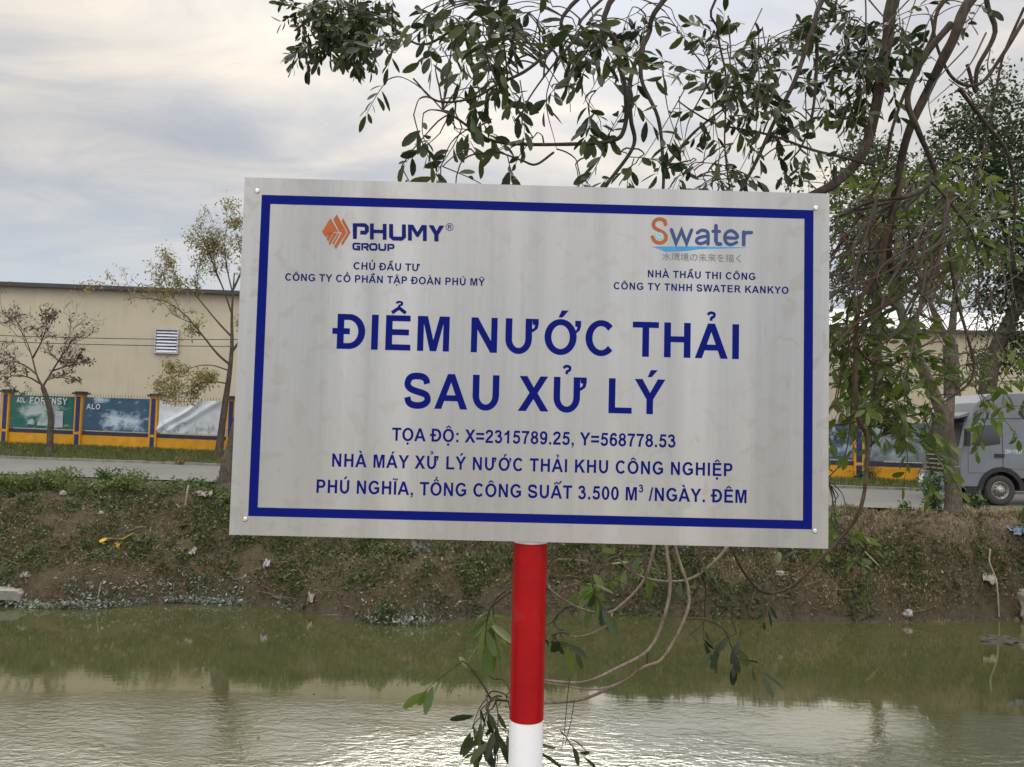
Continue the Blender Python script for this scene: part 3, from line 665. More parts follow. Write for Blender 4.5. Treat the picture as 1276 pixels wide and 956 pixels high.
for i in range(-3, NP-2):
    x = xa+i*dx; b = fl(x, 0); T = Matrix.Translation(b); mb = MB(); hw = .22; mb.box((-hw, -.22, -.3), (hw, .2, 2.86), 0, T)
    pl = mb.build('pillar', m_yel, fence, local=True)
    mb = MB(); mb.box((-.13, -.226, .82), (.13, -.221, 2.74), 0, T); mb.box((-.13, -.226, .05), (.13, -.221, .68), 0, T); q = mb.build('blue_inset', m_fblue, fence, local=True); q.parent = pl
    mb = MB(); mb.box((-.33, -.33, 2.86), (.33, .31, 2.96), 0, T); mb.box((-.24, -.24, 2.96), (.24, .22, 3.02), 0, T); q = mb.build('cap', m_fdark, fence, local=True); q.parent = pl
# banners hung on the fence
def bannermat(name, base, cloud, scale, thr, dark=None, spots=()):
    t = NT(name); v = t.coord('Object'); n = t.noise(t.coord('Object', (1, 1, 1.6)), scale, 5, .6, .5); n2 = t.noise(t.coord('Object', (5, 1, .4)), 2.5, 3)
    for cx_, cz_, rx_, rz_, k_ in spots:
        mp = t.new('ShaderNodeMapping', vector_type='TEXTURE'); mp.inputs['Location'].default_value = (cx_, 0, cz_); mp.inputs['Scale'].default_value = (rx_, 9, rz_); t.l.new(v, mp.inputs[0])
        gr = t.new('ShaderNodeTexGradient', gradient_type='SPHERICAL'); t.l.new(mp.outputs[0], gr.inputs[0]); n = t.math('ADD', n, t.math('MULTIPLY', gr.outputs['Fac'], k_))
    b = t.mix(t.math('MULTIPLY', n2, .5), base, tuple(x*.4 for x in base)); c = t.mix(t.ramp(n, [(thr-.08, (0, 0, 0)), (thr+.22, (1, 1, 1))]), b, cloud)
    if dark: c = t.mix(t.ramp(t.noise(v, 3.2, 4), [(.58, (0, 0, 0)), (.66, (1, 1, 1))]), c, dark)
    t.color(c); return t.fin(.55, 0, .3)
def banner(xA, xB, h0, h1, mat, label, seed, wr=.03, fold=None, sag=0):
    n, m_ = 40, 22; o = thing('banner', label, 'banner', wm(fence) @ fl((xA+xB)/2, 0, .13), FA, 'banners hung on the fence'); inv = wm(o).inverted() @ wm(fence); vs = []
    for j in range(m_+1):
        for i in range(n+1):
            u, v = i/n, j/m_; x = xA+(xB-xA)*u; h = h0+(h1-h0)*v-(sag*math.sin(math.pi*min(1, u*1.6))*v*v if u < .625 else 0)
            d = .14+wr*noise.noise((u*3+seed, v*2, seed))+wr*.5*noise.noise((u*9, v*5, seed))
            if fold: d += fold(u, v)
            vs.append(inv @ fl(x, h, d))
    mb = MB(); mb.add(vs, [(j*(n+1)+i, j*(n+1)+i+1, (j+1)*(n+1)+i+1, (j+1)*(n+1)+i) for j in range(m_) for i in range(n)], 0, True)
    mb.build('sheet', mat, o, local=True)
    def loc(u, v, e=.02):
        x = xA+(xB-xA)*u; return inv @ fl(x, h0+(h1-h0)*v, .14+wr+e)
    return o, loc
m_btxt = plain('banner_white', (.55, .58, .60), .6, 0, .15, 6)
def btext(o, loc, s, u0, u1, v0, v1, k=1):
    mb = MB(); x = 0; gl = []
    for ch in s: w, p = glyph(ch); gl.append((x, p)); x += w+30
    for x_, p in gl:
        for e, q in enumerate(p):
            f = lambda a: u0+(a+x_)/x*(u1-u0); hgt = lambda b: v0+b/716*(v1-v0); d = .02+e*.001
            if q[0] == 'p': mb.add([loc(f(a), hgt(b), d) for a, b in q[1]], [tuple(range(len(q[1])))])
            else: nn = len(q[1]); mb.add([loc(f(a), hgt(b), d) for a, b in q[1]+q[2]], [(c, c+1, nn+c+1, nn+c) for c in range(nn-1)])
    return mb.build('banner_lettering', m_btxt, o, local=True)
def blob(o, loc, name, polys, mat, e=.02):
    mb = MB()
    for k, p in enumerate(polys): mb.add([loc(u, v, e+k*.001) for u, v in p], [tuple(range(len(p)))])
    return mb.build(name, mat, o, local=True)
o, loc = banner(xa-dx+.28, xa-.28, .92, 2.72, bannermat('green_banner', (.025, .135, .12), (.40, .46, .47), 1.6, .66, None, ((-.2, 1.95, 1.9, .6, .5), (.3, 1.25, 1.5, .5, .25))), 'green printed banner with white lettering and pale cars, left of the slim bare tree', 1)
btext(o, loc, 'AOL', .10, .24, .77, .93); btext(o, loc, 'FORENSY', .30, .90, .75, .95)
m_bpale = plain('banner_pale', (.30, .38, .38), .6, 0, .45, 5); m_bteal = plain('banner_teal', (.10, .22, .22), .6, 0, .4, 3)
blob(o, loc, 'printed_cars', [((.28,.12),(.30,.22),(.36,.30),(.40,.20),(.40,.10)), ((.44,.08),(.45,.20),(.52,.32),(.62,.32),(.68,.2),(.68,.1))], m_bpale)
blob(o, loc, 'printed_kiosk', [((.72,.05),(.72,.55),(.84,.55),(.84,.05))], plain('banner_lilac', (.40, .40, .48), .6, 0, .2, 3), .014)
o, loc = banner(xa+.28, xa+dx-.28, .92, 2.72, bannermat('blue_banner', (.045, .105, .175), (.40, .50, .60), 2.2, .66, None, ((.0, 1.5, 1.2, .7, .5), (1.2, 1.35, .8, .7, .4), (-.9, 2.6, .9, .25, .4))), 'blue printed banner with white splashes and the letters ALO', 2)
btext(o, loc, 'ALO', .05, .27, .64, .80)
def fold(u, v):
    d = (u*1.0+ (1-v)*.9) - .72 - .25*v
    e = abs((v-.1)-(u*1.5)) ; return .16*math.exp(-(e/.10)**2)*(1 if u < .62 else .0)+.10*math.exp(-((abs((v+.12)-(u*1.25)))/.09)**2)
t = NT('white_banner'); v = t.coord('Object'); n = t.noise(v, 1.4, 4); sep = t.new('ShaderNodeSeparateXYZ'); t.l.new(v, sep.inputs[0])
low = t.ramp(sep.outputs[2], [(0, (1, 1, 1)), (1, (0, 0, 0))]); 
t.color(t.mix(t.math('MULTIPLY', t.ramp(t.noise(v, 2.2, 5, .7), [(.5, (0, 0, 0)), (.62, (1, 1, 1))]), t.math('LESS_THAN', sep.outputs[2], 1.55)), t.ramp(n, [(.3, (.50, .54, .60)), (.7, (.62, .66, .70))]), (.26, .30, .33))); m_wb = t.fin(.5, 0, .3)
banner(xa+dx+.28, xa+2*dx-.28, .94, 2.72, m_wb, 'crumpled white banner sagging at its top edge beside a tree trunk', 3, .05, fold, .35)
banner(xb-dx+.28, xb-.28, .92, 2.72, bannermat('navy_banner', (.04, .08, .16), (.38, .46, .54), 1.2, .5), 'blue grey banner just right of the sign edge, left of its pillar', 4)
banner(xb+.28, xb+dx-.28, .92, 2.72, bannermat('grey_banner', (.10, .14, .17), (.34, .40, .44), 1.1, .5), 'dull grey banner behind the hanging leaves, right of its pillar', 5)
# ------------------------------------------------------------------ truck
m_cab = plain('cab_paint', (.16, .178, .203), .42, .1, .15, 1.5, 0, .5); m_tyre = plain('tyre_rubber', (.05, .047, .043), .9, 0, .3, 12, .3); m_rim = plain('rim_steel', (.32, .31, .29), .5, .6, .3, 10)
m_glass = plain('cab_glass', (.015, .02, .022), .06, 0, .2, 3, 0, .8); m_plas = plain('black_plastic', (.018, .019, .022), .6, 0, .3, 6); m_chr = plain('bright_trim', (.6, .62, .64), .2, .9, .1, 6)
m_lamp = plain('lamp_lens', (.7, .7, .68), .12, .2, .1, 8, 0, .8); m_seam = plain('door_seam', (.05, .06, .08), .6, 0, .2, 5)
tp = at(1247, 629, 26.6)
truck = thing('truck', 'grey blue heavy truck cab facing left, parked on the road behind the right-hand tree', 'truck', (tp.x, tp.y, ROADZ+.004), 0)
# local frame: x back along the truck from the front wheel centre, y=0 outer wheel face plane, +y away from us, z up
XF, XB, YW = -1.37, 1.02, 2.45
side = [(XF+.02, .62), (XF-.02, 1.1), (XF+.0, 1.95), (XF+.28, 2.98), (XF+.52, 3.52), (XF+.95, 3.84), (XB-.3, 3.92), (XB, 3.88), (XB, .95), (.62, .95)]
arch = [(.66*math.cos(a*math.pi/12), .53+.66*math.sin(a*math.pi/12)) for a in range(1, 12)]
side = side[:9]+[(XB, .95), (.60, .95)]+[p for p in arch if p[1] > .95]+[(-.62, .80), (-.72, .62)]
mb = MB(); n = len(side); vs = []
for yy, ins in ((-.02, .05), (.04, 0), (YW-.04, 0), (YW+.02, .05)):
    for x, z in side:
        cx_, cz_ = -.2, 2.1; vs.append((x+(cx_-x)*ins*.5, yy, z+(cz_-z)*ins*.35))
mb.add(vs, [tuple(range(n)), tuple(range(4*n-1, 3*n-1, -1))]+[(j*n+i, (j+1)*n+i, (j+1)*n+(i+1) % n, j*n+(i+1) % n) for j in range(3) for i in range(n)])
mb.build('cab_body', m_cab, truck, local=True)
def slab(name, poly, y0, y1, m, par=truck): mb = MB(); mb.prism(poly, y0, y1); o = mb.build(name, m, truck, local=True); o.parent = par; return o
door = slab('door', [(-1.12, 1.12), (-1.12, 2.02), (-.88, 2.86), (.02, 2.90), (.05, 1.35), (-.30, 1.18), (-.62, 1.12)], -.038, -.016, m_cab)
slab('door_window', [(-1.02, 2.06), (-.82, 2.74), (-.04, 2.78), (-.02, 2.12), (-.62, 2.02)], -.044, -.036, m_glass, door)
slab('door_handle', [(-.22, 1.66), (-.22, 1.78), (.10, 1.78), (.10, 1.66)], -.075, -.037, m_plas, door)
slab('quarter_panel', [(.085, 1.30), (.06, 2.92), (.92, 2.95), (.92, 1.25), (.7, 1.28)], -.034, -.016, m_cab)
slab('deflector_seam', [(-.88, 2.955), (.95, 3.02), (.95, 3.045), (-.88, 2.985)], -.036, -.016, m_seam)
slab('door_seam', [(.052, 1.3), (.068, 1.3), (.05, 2.9), (.034, 2.9)], -.036, -.016, m_seam)
slab('roof_gap', [(.62, 3.20), (.80, 3.64), (1.01, 3.62), (1.01, 2.95), (.80, 3.0)], -.040, -.016, m_plas)
mb = MB()                                        # fleet number on the door, stencilled blocks as in the photo
def ttext(s, x0, x1, z0, z1):
    mb = MB(); x = 0; gl = []
    for ch in s: w, p = glyph(ch); gl.append((x, p)); x += w+40
    for x_, p in gl:
        for e, q in enumerate(p):
            f = lambda a: x0+(a+x_)/x*(x1-x0); h = lambda b: z0+b/716*(z1-z0); d = -.0355-e*.0006
            if q[0] == 'p': mb.add([(f(a), d, h(b)) for a, b in q[1]], [tuple(range(len(q[1])))])
            else: nn = len(q[1]); mb.add([(f(a), d, h(b)) for a, b in q[1]+q[2]], [(c, c+1, nn+c+1, nn+c) for c in range(nn-1)])
    return mb.build('number_lettering', m_btxt, truck, local=True)
ttext('29H-118.37', .14, .74, 1.80, 1.94)
fender = MB(); pts_o = [(.80*math.cos(a*math.pi/16), .53+.80*math.sin(a*math.pi/16)) for a in range(0, 17)]; pts_i = [(.64*math.cos(a*math.pi/16), .53+.64*math.sin(a*math.pi/16)) for a in range(0, 17)]
fender.prism(pts_o+pts_i[::-1], -.06, .38); fender.build('mudguard', m_plas, truck, local=True)
mb = MB(); mb.box((XF-.03, .0, .42), (-.74, YW, .62)); mb.box((-1.18, -.01, .36), (-.74, .25, .95)); mb.build('step', m_plas, truck, local=True)
mb = MB(); mb.prism([(XF-.16, .40), (XF-.20, .62), (XF-.12, 1.02), (XF+.02, 1.06), (XF+.16, 1.02), (XF+.16, .40)], .0, YW); mb.build('front_bumper', m_cab, truck, local=True)
mb = MB(); mb.box((XF-.06, .38, 1.08), (XF+.01, YW-.38, 1.72)); g1 = mb.build('grille', m_plas, truck, local=True)
mb = MB()
for z in (1.16, 1.32, 1.48, 1.64): mb.box((XF-.085, .36, z), (XF-.062, YW-.36, z+.05))
q = mb.build('grille_bars', m_chr, truck, local=True); q.parent = g1
for y0 in (.10, YW-.40): mb = MB(); mb.prism([(XF-.215, .60), (XF-.17, .92), (XF-.10, .94), (XF-.12, .60)], y0, y0+.30); mb.build('headlight', m_lamp, truck, local=True)
mb = MB(); mb.add([(XF-.005, .16, 2.02), (XF-.005, YW-.16, 2.02), (XF+.255, YW-.22, 2.94), (XF+.255, .22, 2.94)], [(0, 1, 2, 3)]); mb.add([(XF+.02, .16, 2.02), (XF+.02, YW-.16, 2.02), (XF+.28, YW-.22, 2.94), (XF+.28, .22, 2.94)], [(3, 2, 1, 0)]); mb.build('windshield', m_glass, truck, local=True)
mb = MB(); mb.prism([(XF-.02, 2.98), (XF+.0, 3.06), (XF+.36, 3.20), (XF+.36, 3.08)], .1, YW-.1); mb.build('sun_visor', m_cab, truck, local=True)
for y0, y1 in ((-.30, -.12), (YW+.12, YW+.30)): 
    mb = MB(); mb.box((-1.32, y0, 2.02), (-1.20, y1, 2.62)); mb.tube([(-1.2, y1 if y0 < 0 else y0, 2.5), (-1.05, .0 if y0 < 0 else YW, 2.55)], .02, 6); mb.build('mirror', m_plas, truck, local=True)
def wheel(x, y, dirn=1):
    T = Matrix.Translation((x, y, .525)); w_ = None
    mb = MB(); mb.lathe([(.30, .02), (.36, -.0), (.48, -.01), (.515, .03), (.525, .08), (.525, .26), (.5, .31), (.30, .31)], 40, 0, T); ty = mb.build('wheel', m_tyre, truck, local=True)
    mb = MB(); mb.lathe([(.305, .02), (.29, .0), (.27, .05), (.22, .09), (.17, .04), (.16, .0), (.10, -.02), (.09, -.06), (.05, -.07), (.001, -.07)], 32, 0, T)
    r = mb.build('rim', m_rim, truck, local=True); r.parent = ty
    mb = MB()
    for k in range(10):
        a = k*math.pi/5; mb.lathe([(.018, -.03), (.018, .05)], 8, 0, T @ Matrix.Translation((.195*math.cos(a), .02, .195*math.sin(a)))); mb.lathe([(.03, .068), (.001, .066)], 8, 1, T @ Matrix.Translation((.247*math.cos(a+.3), -.0, .247*math.sin(a+.3))))
    q = mb.build('wheel_nuts', [m_rim, m_dark], truck, local=True); q.parent = ty
for x in (0, 3.6, 4.95): wheel(x, 0); 
for x in (0, 3.6, 4.95): wheel(x, YW-.33)
mb = MB(); mb.box((-1.1, .72, .75), (7.2, .84, 1.02)); mb.box((-1.1, YW-.84, .75), (7.2, YW-.72, 1.02)); mb.tube([(0, .2, .53), (0, YW-.2, .53)], .07, 10); mb.build('chassis', m_plas, truck, local=True)
mb = MB(); mb.box((1.5, -.02, 1.2), (7.4, YW+.02, 3.1)); mb.build('cargo_body', m_cab, truck, local=True)
mb = MB(); mb.box((1.25, .05, .55), (2.7, .6, 1.12)); mb.build('fuel_tank', m_rim, truck, local=True)
# ------------------------------------------------------------------ far trees
m_bark = bark('grey_bark', (.05, .042, .033), (.16, .135, .105)); m_barkd = bark('dark_bark', (.045, .037, .029), (.14, .115, .09)); m_barkp = bark('pale_bark', (.10, .08, .06), (.27, .22, .17))
def grow(mb, pts, r0, r1, q, depth, tips, kids=(3, 5), ln=.55, up=.25, spread=.9, sides=6, start=.35, wig=.12):
    pts = catmull(pts, 4); n = len(pts); rad = [r0+(r1-r0)*i/(n-1) for i in range(n)]; mb.tube(pts, rad, sides)
    L = sum((pts[i+1]-pts[i]).length for i in range(n-1))
    if depth == 0:
        for i in range(n//3, n): tips.append(pts[i])
        return
    for k in range(q.randint(*kids)):
        f = start+(1-start)*q.random(); i = min(n-2, int(f*(n-1))); p = pts[i]; d = (pts[i+1]-pts[max(0, i-1)]).normalized()
        e = Vector((q.gauss(0, 1), q.gauss(0, 1), q.gauss(0, .6))); e = (d*.9+e*spread*.6+Vector((0, 0, up))).normalized(); l = L*ln*q.uniform(.6, 1.15)
        mids = [p+e*l*s_+Vector((q.gauss(0, 1), q.gauss(0, 1), q.gauss(0, 1)))*l*wig*s_ + Vector((0, 0, up*.3*l*s_*s_)) for s_ in (.33, .66, 1)]
        grow(mb, [p]+mids, rad[i]*.62, max(.006, r1*.5), q, depth-1, tips, kids, ln, up, spread, max(4, sides-1), .25, wig)
def far_tree(name, label, cat, trunkpts, r0, r1, limbs, mb_mat, seed, depth=2, leaf=None, kids=(3, 5), group=None, ln=.55, up=.25, spread=.9, extra_tips=(), wig=.12):
    q = random.Random(seed); T0 = Vector(trunkpts[0]); o = thing(name, label, cat, T0, 0, group); mb = MB(); tips = []
    tp_ = catmull(trunkpts, 6); n = len(tp_); rad = [r0+(r1-r0)*i/(n-1) for i in range(n)]
    rad = [r*(1+.5*math.exp(-i*.9)) for i, r in enumerate(rad)]; mb.tube(tp_, rad, 10); mb.build('trunk', mb_mat, o)
    mb = MB()
    for L in limbs: grow(mb, L[0], L[1], L[1]*.25, q, depth, tips, kids, ln, up, spread, wig=wig)
    if limbs: mb.build('branches', mb_mat, o)
    if leaf:
        pos, size = [], []
        mat, per, s0, jit, asp, droop = leaf
        tips = list(tips)+list(extra_tips)
        for p in tips:
            for k in range(q.randint(*per)):
                pos.append((p.x+q.gauss(0, jit), p.y+q.gauss(0, jit), p.z+q.gauss(0, jit))); size.append(s0*q.uniform(.6, 1.3))
        cards('crown', pos, size, mat, o, seed, asp, .3, droop)
    return o, tips
def A(px, py, d): return at(px, py, d)
def gnd(px, d): 
    lo, hi = 300., 900.
    for _ in range(40):
        m_ = (lo+hi)/2; p = at(px, m_, d)
        if p.z > gz(p.x, d): lo = m_
        else: hi = m_
    p = at(px, lo, d); p.z -= .08; return p
# bare brown tree on the verge, left
dT = 40.3; m_brown = leafmat('brown_leaf', [(.035, .025, .018), (.075, .05, .032), (.12, .085, .05)], .15)
far_tree('bare_tree', 'small nearly bare tree with brown withered leaves in front of the green banner', 'tree', [gnd(62, dT), A(62.5, 545, dT), A(63, 515, dT), A(56, 490, dT), A(53, 482, dT)], .17, .11,
  [([A(53, 482, dT), A(46, 468, dT), A(40, 445, dT+.3), A(33, 425, dT+.5), A(22, 405, dT+.8)], 0.064), ([A(53, 482, dT), A(63, 466, dT), A(76, 445, dT-.3), A(90, 425, dT-.5), A(104, 413, dT-.8)], 0.060),
   ([A(45, 466, dT), A(30, 455, dT), A(12, 450, dT+.6), A(-10, 455, dT+.6)], .055), ([A(41, 446, dT), A(52, 425, dT-.5), A(60, 400, dT-.8)], .05), ([A(66, 462, dT), A(85, 456, dT), A(108, 452, dT+.6)], .05), ([A(50, 478, dT), A(35, 470, dT-.5), A(15, 468, dT-.5), A(2, 478, dT-.6)], .05), ([A(58, 474, dT), A(72, 470, dT-.5), A(92, 474, dT-.5)], .04)], m_barkd, 21, 3, (m_brown, (-11, 1), .17, .06, .5, .6), (5, 7), None, .47, .14, 1.15)
# tall yellow-green tree beside the sign edge
dT = 39.4; m_ygl = leafmat('yellowing_leaf', [(.13, .12, .04), (.20, .175, .06), (.26, .22, .085), (.10, .105, .045)], .4)
far_tree('yellowing_tree', 'tall thin tree with yellowing leaves standing behind the left edge of the sign', 'tree', [gnd(272, dT), A(275, 545, dT), A(281, 500, dT), A(286, 465, dT), A(289, 430, dT), A(289, 390, dT), A(292, 340, dT)], .22, .03,
  [([A(287, 455, dT), A(270, 440, dT-.4), A(250, 415, dT-.6), A(230, 392, dT-.7), A(205, 375, dT-.8), A(180, 372, dT-1)], 0.068),
   ([A(289, 420, dT), A(272, 402, dT), A(252, 378, dT+.5), A(234, 358, dT+.6), A(212, 345, dT+.6)], 0.056),
   ([A(290, 395, dT), A(280, 365, dT), A(268, 335, dT), A(258, 310, dT), A(245, 290, dT)], 0.050), ([A(291, 370, dT), A(284, 340, dT), A(280, 310, dT-.5), A(282, 280, dT-.7)], 0.043),
   ([A(284, 478, dT), A(268, 476, dT-.5), A(250, 478, dT-.7), A(232, 490, dT-.9), A(215, 493, dT-1)], 0.043), ([A(286, 462, dT), A(262, 455, dT-.6), A(240, 458, dT-.8), A(218, 470, dT-.8)], 0.037),
   ([A(291, 360, dT), A(305, 330, dT+.5), A(320, 300, dT+.6)], .07), ([A(288, 440, dT), A(310, 410, dT+.6), A(335, 385, dT+.6)], .08)], m_barkd, 22, 3, (m_ygl, (0, 1), .16, .16, .45, .6), (5, 7), None, .42, .13, 1.0)
# leaning tree on the crest behind the sign
dT = 26.6
far_tree('crest_tree', 'tree mostly hidden behind the sign, its trunk foot showing at the lower left edge', 'tree', [gnd(283, dT), A(285, 585, dT), A(293, 550, dT), A(310, 480, dT), A(335, 410, dT), A(360, 350, dT)], .34, .12,
  [([A(318, 455, dT), A(340, 420, dT), A(375, 395, dT-.4), A(420, 380, dT-.7)], .11), ([A(336, 405, dT), A(345, 360, dT), A(352, 330, dT), A(352, 310, dT)], .09), ([A(345, 380, dT), A(385, 340, dT), A(430, 325, dT), A(470, 318, dT+.5)], .1), ([A(360, 350, dT), A(400, 330, dT), A(420, 312, dT)], .07)], m_bark, 23, 2, (leafmat('crest_tree_leaf', [(.03, .05, .014), (.06, .08, .025)], .3), (1, 3), .16, .2, .45, .6), (3, 4), None, .4, .1, .8)
# right: leaning crest tree in front of the truck
dT = 24.6
m_midl = leafmat('mid_leaf', [(.025, .05, .012), (.05, .085, .02), (.08, .11, .03)], .35)
far_tree('leaning_tree', 'leaning tree with a grey trunk rooted on the bank in front of the truck', 'tree', [gnd(1189, dT), A(1187, 600, dT), A(1183, 560, dT), A(1178, 530, dT), A(1168, 500, dT), A(1152, 465, dT), A(1135, 425, dT), A(1122, 385, dT), A(1112, 345, dT)], .25, .12,
  [([A(1180, 540, dT), A(1184, 505, dT+.3), A(1186, 480, dT+.5), A(1186, 450, dT+.6)], .2), ([A(1112, 345, dT), A(1100, 310, dT), A(1085, 280, dT-.4), A(1060, 250, dT-.6)], .13), ([A(1112, 345, dT), A(1120, 300, dT), A(1135, 260, dT+.4), A(1150, 215, dT+.6)], .13), ([A(1130, 410, dT), A(1150, 380, dT), A(1175, 350, dT+.5), A(1200, 330, dT+.6)], .1), ([A(1122, 385, dT), A(1095, 370, dT), A(1070, 360, dT-.5), A(1045, 365, dT-.5)], .09)], m_bark, 24, 2, (m_midl, (0, 2), .17, .25, .45, .6), (3, 5), None, .42, .12, .95)
# forked tree behind
dT = 33.6
far_tree('forked_tree', 'bare forked tree in front of the beige warehouse', 'tree', [gnd(1186, dT), A(1186, 540, dT), A(1186, 480, dT), A(1184, 430, dT)], .36, .30,
  [([A(1184, 430, dT), A(1176, 415, dT), A(1166, 395, dT), A(1157, 370, dT), A(1150, 350, dT), A(1142, 320, dT)], .2), ([A(1184, 430, dT), A(1187, 405, dT), A(1189, 380, dT), A(1192, 350, dT), A(1200, 310, dT)], .22), ([A(1185, 455, dT), A(1165, 445, dT-.5), A(1140, 450, dT-.6), A(1120, 465, dT-.8)], .07), ([A(1186, 470, dT), A(1160, 468, dT+.4), A(1130, 485, dT+.5)], .06), ([A(1185, 445, dT), A(1205, 440, dT), A(1225, 450, dT)], .06)], m_bark, 25, 2, (m_midl, (0, 1), .2, .3, .45, .6), (4, 6), None, .42, .05, 1.1)
# big dark tree on the right
dT = 36.0; m_dkl = leafmat('dark_leaf', [(.016, .032, .012), (.028, .052, .018), (.048, .075, .026)], .3)
q = random.Random(5); ext = []
def lobes(L, dT, per):
    for px, py, r in L:
        c = A(px, py, dT+q.uniform(-1.6, 1.6)); R = r/F*dT
        for k in range(int(4*per*r*r/900)):
            u = Vector((q.gauss(0, 1), q.gauss(0, 1), q.gauss(0, 1))).normalized()*R*(q.random()**.45)
            if noise.noise((c+u)*1.3) > -.10: ext.append(c+u)
lobes([(1240,125,45),(1200,150,35),(1265,175,55),(1225,200,50),(1180,175,24),(1250,240,55),(1205,235,42),(1170,205,30),(1275,290,60),(1235,310,45),(1180,260,30),(1262,350,42),(1225,370,26),(1255,395,36),(1275,430,40),(1238,450,26),(1210,330,22),(1300,200,70),(1310,330,60),(1150,240,26),(1225,165,30)], dT, 150)
far_tree('dark_tree', 'large dense dark green tree rising behind the truck at the right', 'tree', [gnd(1226, dT), A(1230, 490, dT), A(1240, 440, dT), A(1258, 400, dT), A(1276, 365, dT), A(1290, 320, dT)], .42, .22,
  [([A(1270, 375, dT), A(1262, 330, dT), A(1250, 280, dT), A(1240, 200, dT), A(1235, 130, dT)], .2), ([A(1290, 320, dT), A(1300, 250, dT), A(1290, 170, dT)], .2), ([A(1262, 330, dT), A(1225, 290, dT), A(1195, 250, dT), A(1170, 215, dT)], .12), ([A(1245, 430, dT), A(1255, 440, dT), A(1275, 440, dT)], .08)], m_barkd, 26, 1, (m_dkl, (1, 1), .24, .2, .5, .4), (3, 5), None, .35, .1, .9, ext)
ext = []
lobes([(1085,185,24),(1062,195,20),(1105,200,26),(1050,215,16),(1120,225,30),(1000,222,16),(985,228,11),(1080,230,26),(1145,270,30),(1100,260,30),(1060,265,25),(1130,310,26),(1045,240,18),(1060,300,26),(1090,300,30),(1110,285,28),(1150,215,26),(1165,290,30),(1050,340,22),(1085,345,24),(1120,350,24),(1155,345,24)], 44, 190)
far_tree('dark_tree', 'lower dark green tree whose top peeks over the top right corner of the sign', 'tree', [gnd(1090, 44), A(1092, 480, 44), A(1094, 380, 44), A(1090, 280, 44), A(1088, 200, 44)], .35, .1, [([A(1092, 380, 44), A(1060, 320, 44), A(1040, 260, 44), A(1005, 225, 44)], .14), ([A(1092, 330, 44), A(1120, 280, 44), A(1140, 240, 44)], .12)], m_barkd, 27, 1, (m_dkl, (1, 1), .28, .2, .5, .4), (3, 4), None, .35, .1, .9, ext)
# shrubs at the foot of the leaning tree and on the verge
def shrub(px, d, w, h, n, mat, label, seed, group=None):
    b = gnd(px, d); q = random.Random(seed); o = thing('shrub', label, 'shrub', b, 0, group); mb = MB(); pos = []; size = []
    for k in range(7):
        a = q.uniform(0, 6.28); e = b+Vector((math.cos(a)*w*q.random(), math.sin(a)*w*.6*q.random(), h*q.uniform(.5, 1))); m_ = b.lerp(e, .5)+Vector((0, 0, .1)); mb.tube(catmull([b, m_, e], 3), [.014]*6+[.006], 4)
        for j in range(n//7):
            t_ = q.uniform(.2, 1.05); p = b.lerp(e, t_); pos.append((p.x+q.gauss(0, w*.2), p.y+q.gauss(0, w*.2), max(b.z+.05, p.z+q.gauss(0, h*.12)))); size.append(q.uniform(.08, .17))
    mb.build('stem', m_barkd, o); cards('foliage', pos, size, mat, o, seed, .45, .4, .3)
m_shl = leafmat('shrub_leaf', [(.02, .05, .012), (.04, .09, .02), (.07, .13, .03)], .3)
shrub(1164, 24.9, .50, 1.45, 620, m_shl, 'leafy green shrub left of the foot of the leaning tree', 1)
shrub(1215, 24.9, .40, .75, 300, m_shl, 'leafy green shrub between the leaning tree and the truck wheel', 2)
shrub(1128, 25.0, .35, .45, 160, m_shl, 'low green sapling on the road edge left of the leaning tree', 3)
shrub(1082, 35.6, .9, .8, 300, m_shl, 'shrub at the foot of the yellow wall right of the sign', 4)
shrub(138, 26.4, .55, .60, 420, m_shl, 'largest leafy clump on the bank crest in front of the blue banner', 5)
shrub(172, 26.5, .5, .42, 260, m_shl, 'leafy clump on the bank crest in front of the second fence pillar', 6)
shrub(252, 26.5, .8, .50, 420, m_shl, 'broad leafy clump on the bank crest beside the lower left sign edge', 7)
shrub(60, 26.4, .6, .25, 240, m_shl, 'low leafy clump on the bank crest at the foot of the bare tree', 8)
shrub(226, 37.8, .5, .55, 160, m_ygl, 'weedy shrub against the yellow wall under the white banner', 9)
# ------------------------------------------------------------------ litter on the bank and at the waterline
def bank_at(px, py):
    lo, hi = 15., 30.
    for _ in range(60):
        m_ = (lo+hi)/2; p = at(px, py, m_)
        if p.z > gz(p.x, m_): lo = m_
        else: hi = m_
    return at(px, py, lo)
def rock(name, label, px, py, size, mat, seed, cat, flat=.7, water=False, group=None, amp=.45):
    c = atz(px, py, 0) if water else bank_at(px, py); import bmesh
    bm = bmesh.new(); bmesh.ops.create_icosphere(bm, subdivisions=3, radius=1)
    for v_ in bm.verts:
        k = 1+amp*noise.noise(v_.co*1.4+Vector((seed, 0, 0)))+.14*noise.noise(v_.co*3.3+Vector((seed, 5, 0))); v_.co = Vector((v_.co.x*size*k, v_.co.y*size*.8*k, v_.co.z*size*flat*k))
    me = bpy.data.meshes.new(name); bm.to_mesh(me); bm.free(); me.materials.append(mat); o = bpy.data.objects.new(name, me); COL.objects.link(o); o.location = c+Vector((0, 0, size*flat*.35)); tag(o, label, cat, group); return o
m_stone = plain('pale_stone', (.22, .21, .185), .9, 0, .35, 6, .4); m_stoned = plain('dark_stone', (.04, .038, .028), .9, 0, .45, 7, .6); m_plw = plain('white_plastic', (.25, .25, .235), .6, 0, .35, 8)
rock('rock', 'pale grey boulder at the waterline by the right edge of the photo', 1291, 766, .66, m_stone, 3, 'rock', 1.05)
rock('rock', 'white stone at the waterline below the right-hand bank', 1131, 766, .14, m_plw, 5, 'rock', .8)
rock('rock', 'pale stone high on the left bank below the bare tree', 79, 616, .12, m_stone, 6, 'rock', .7)
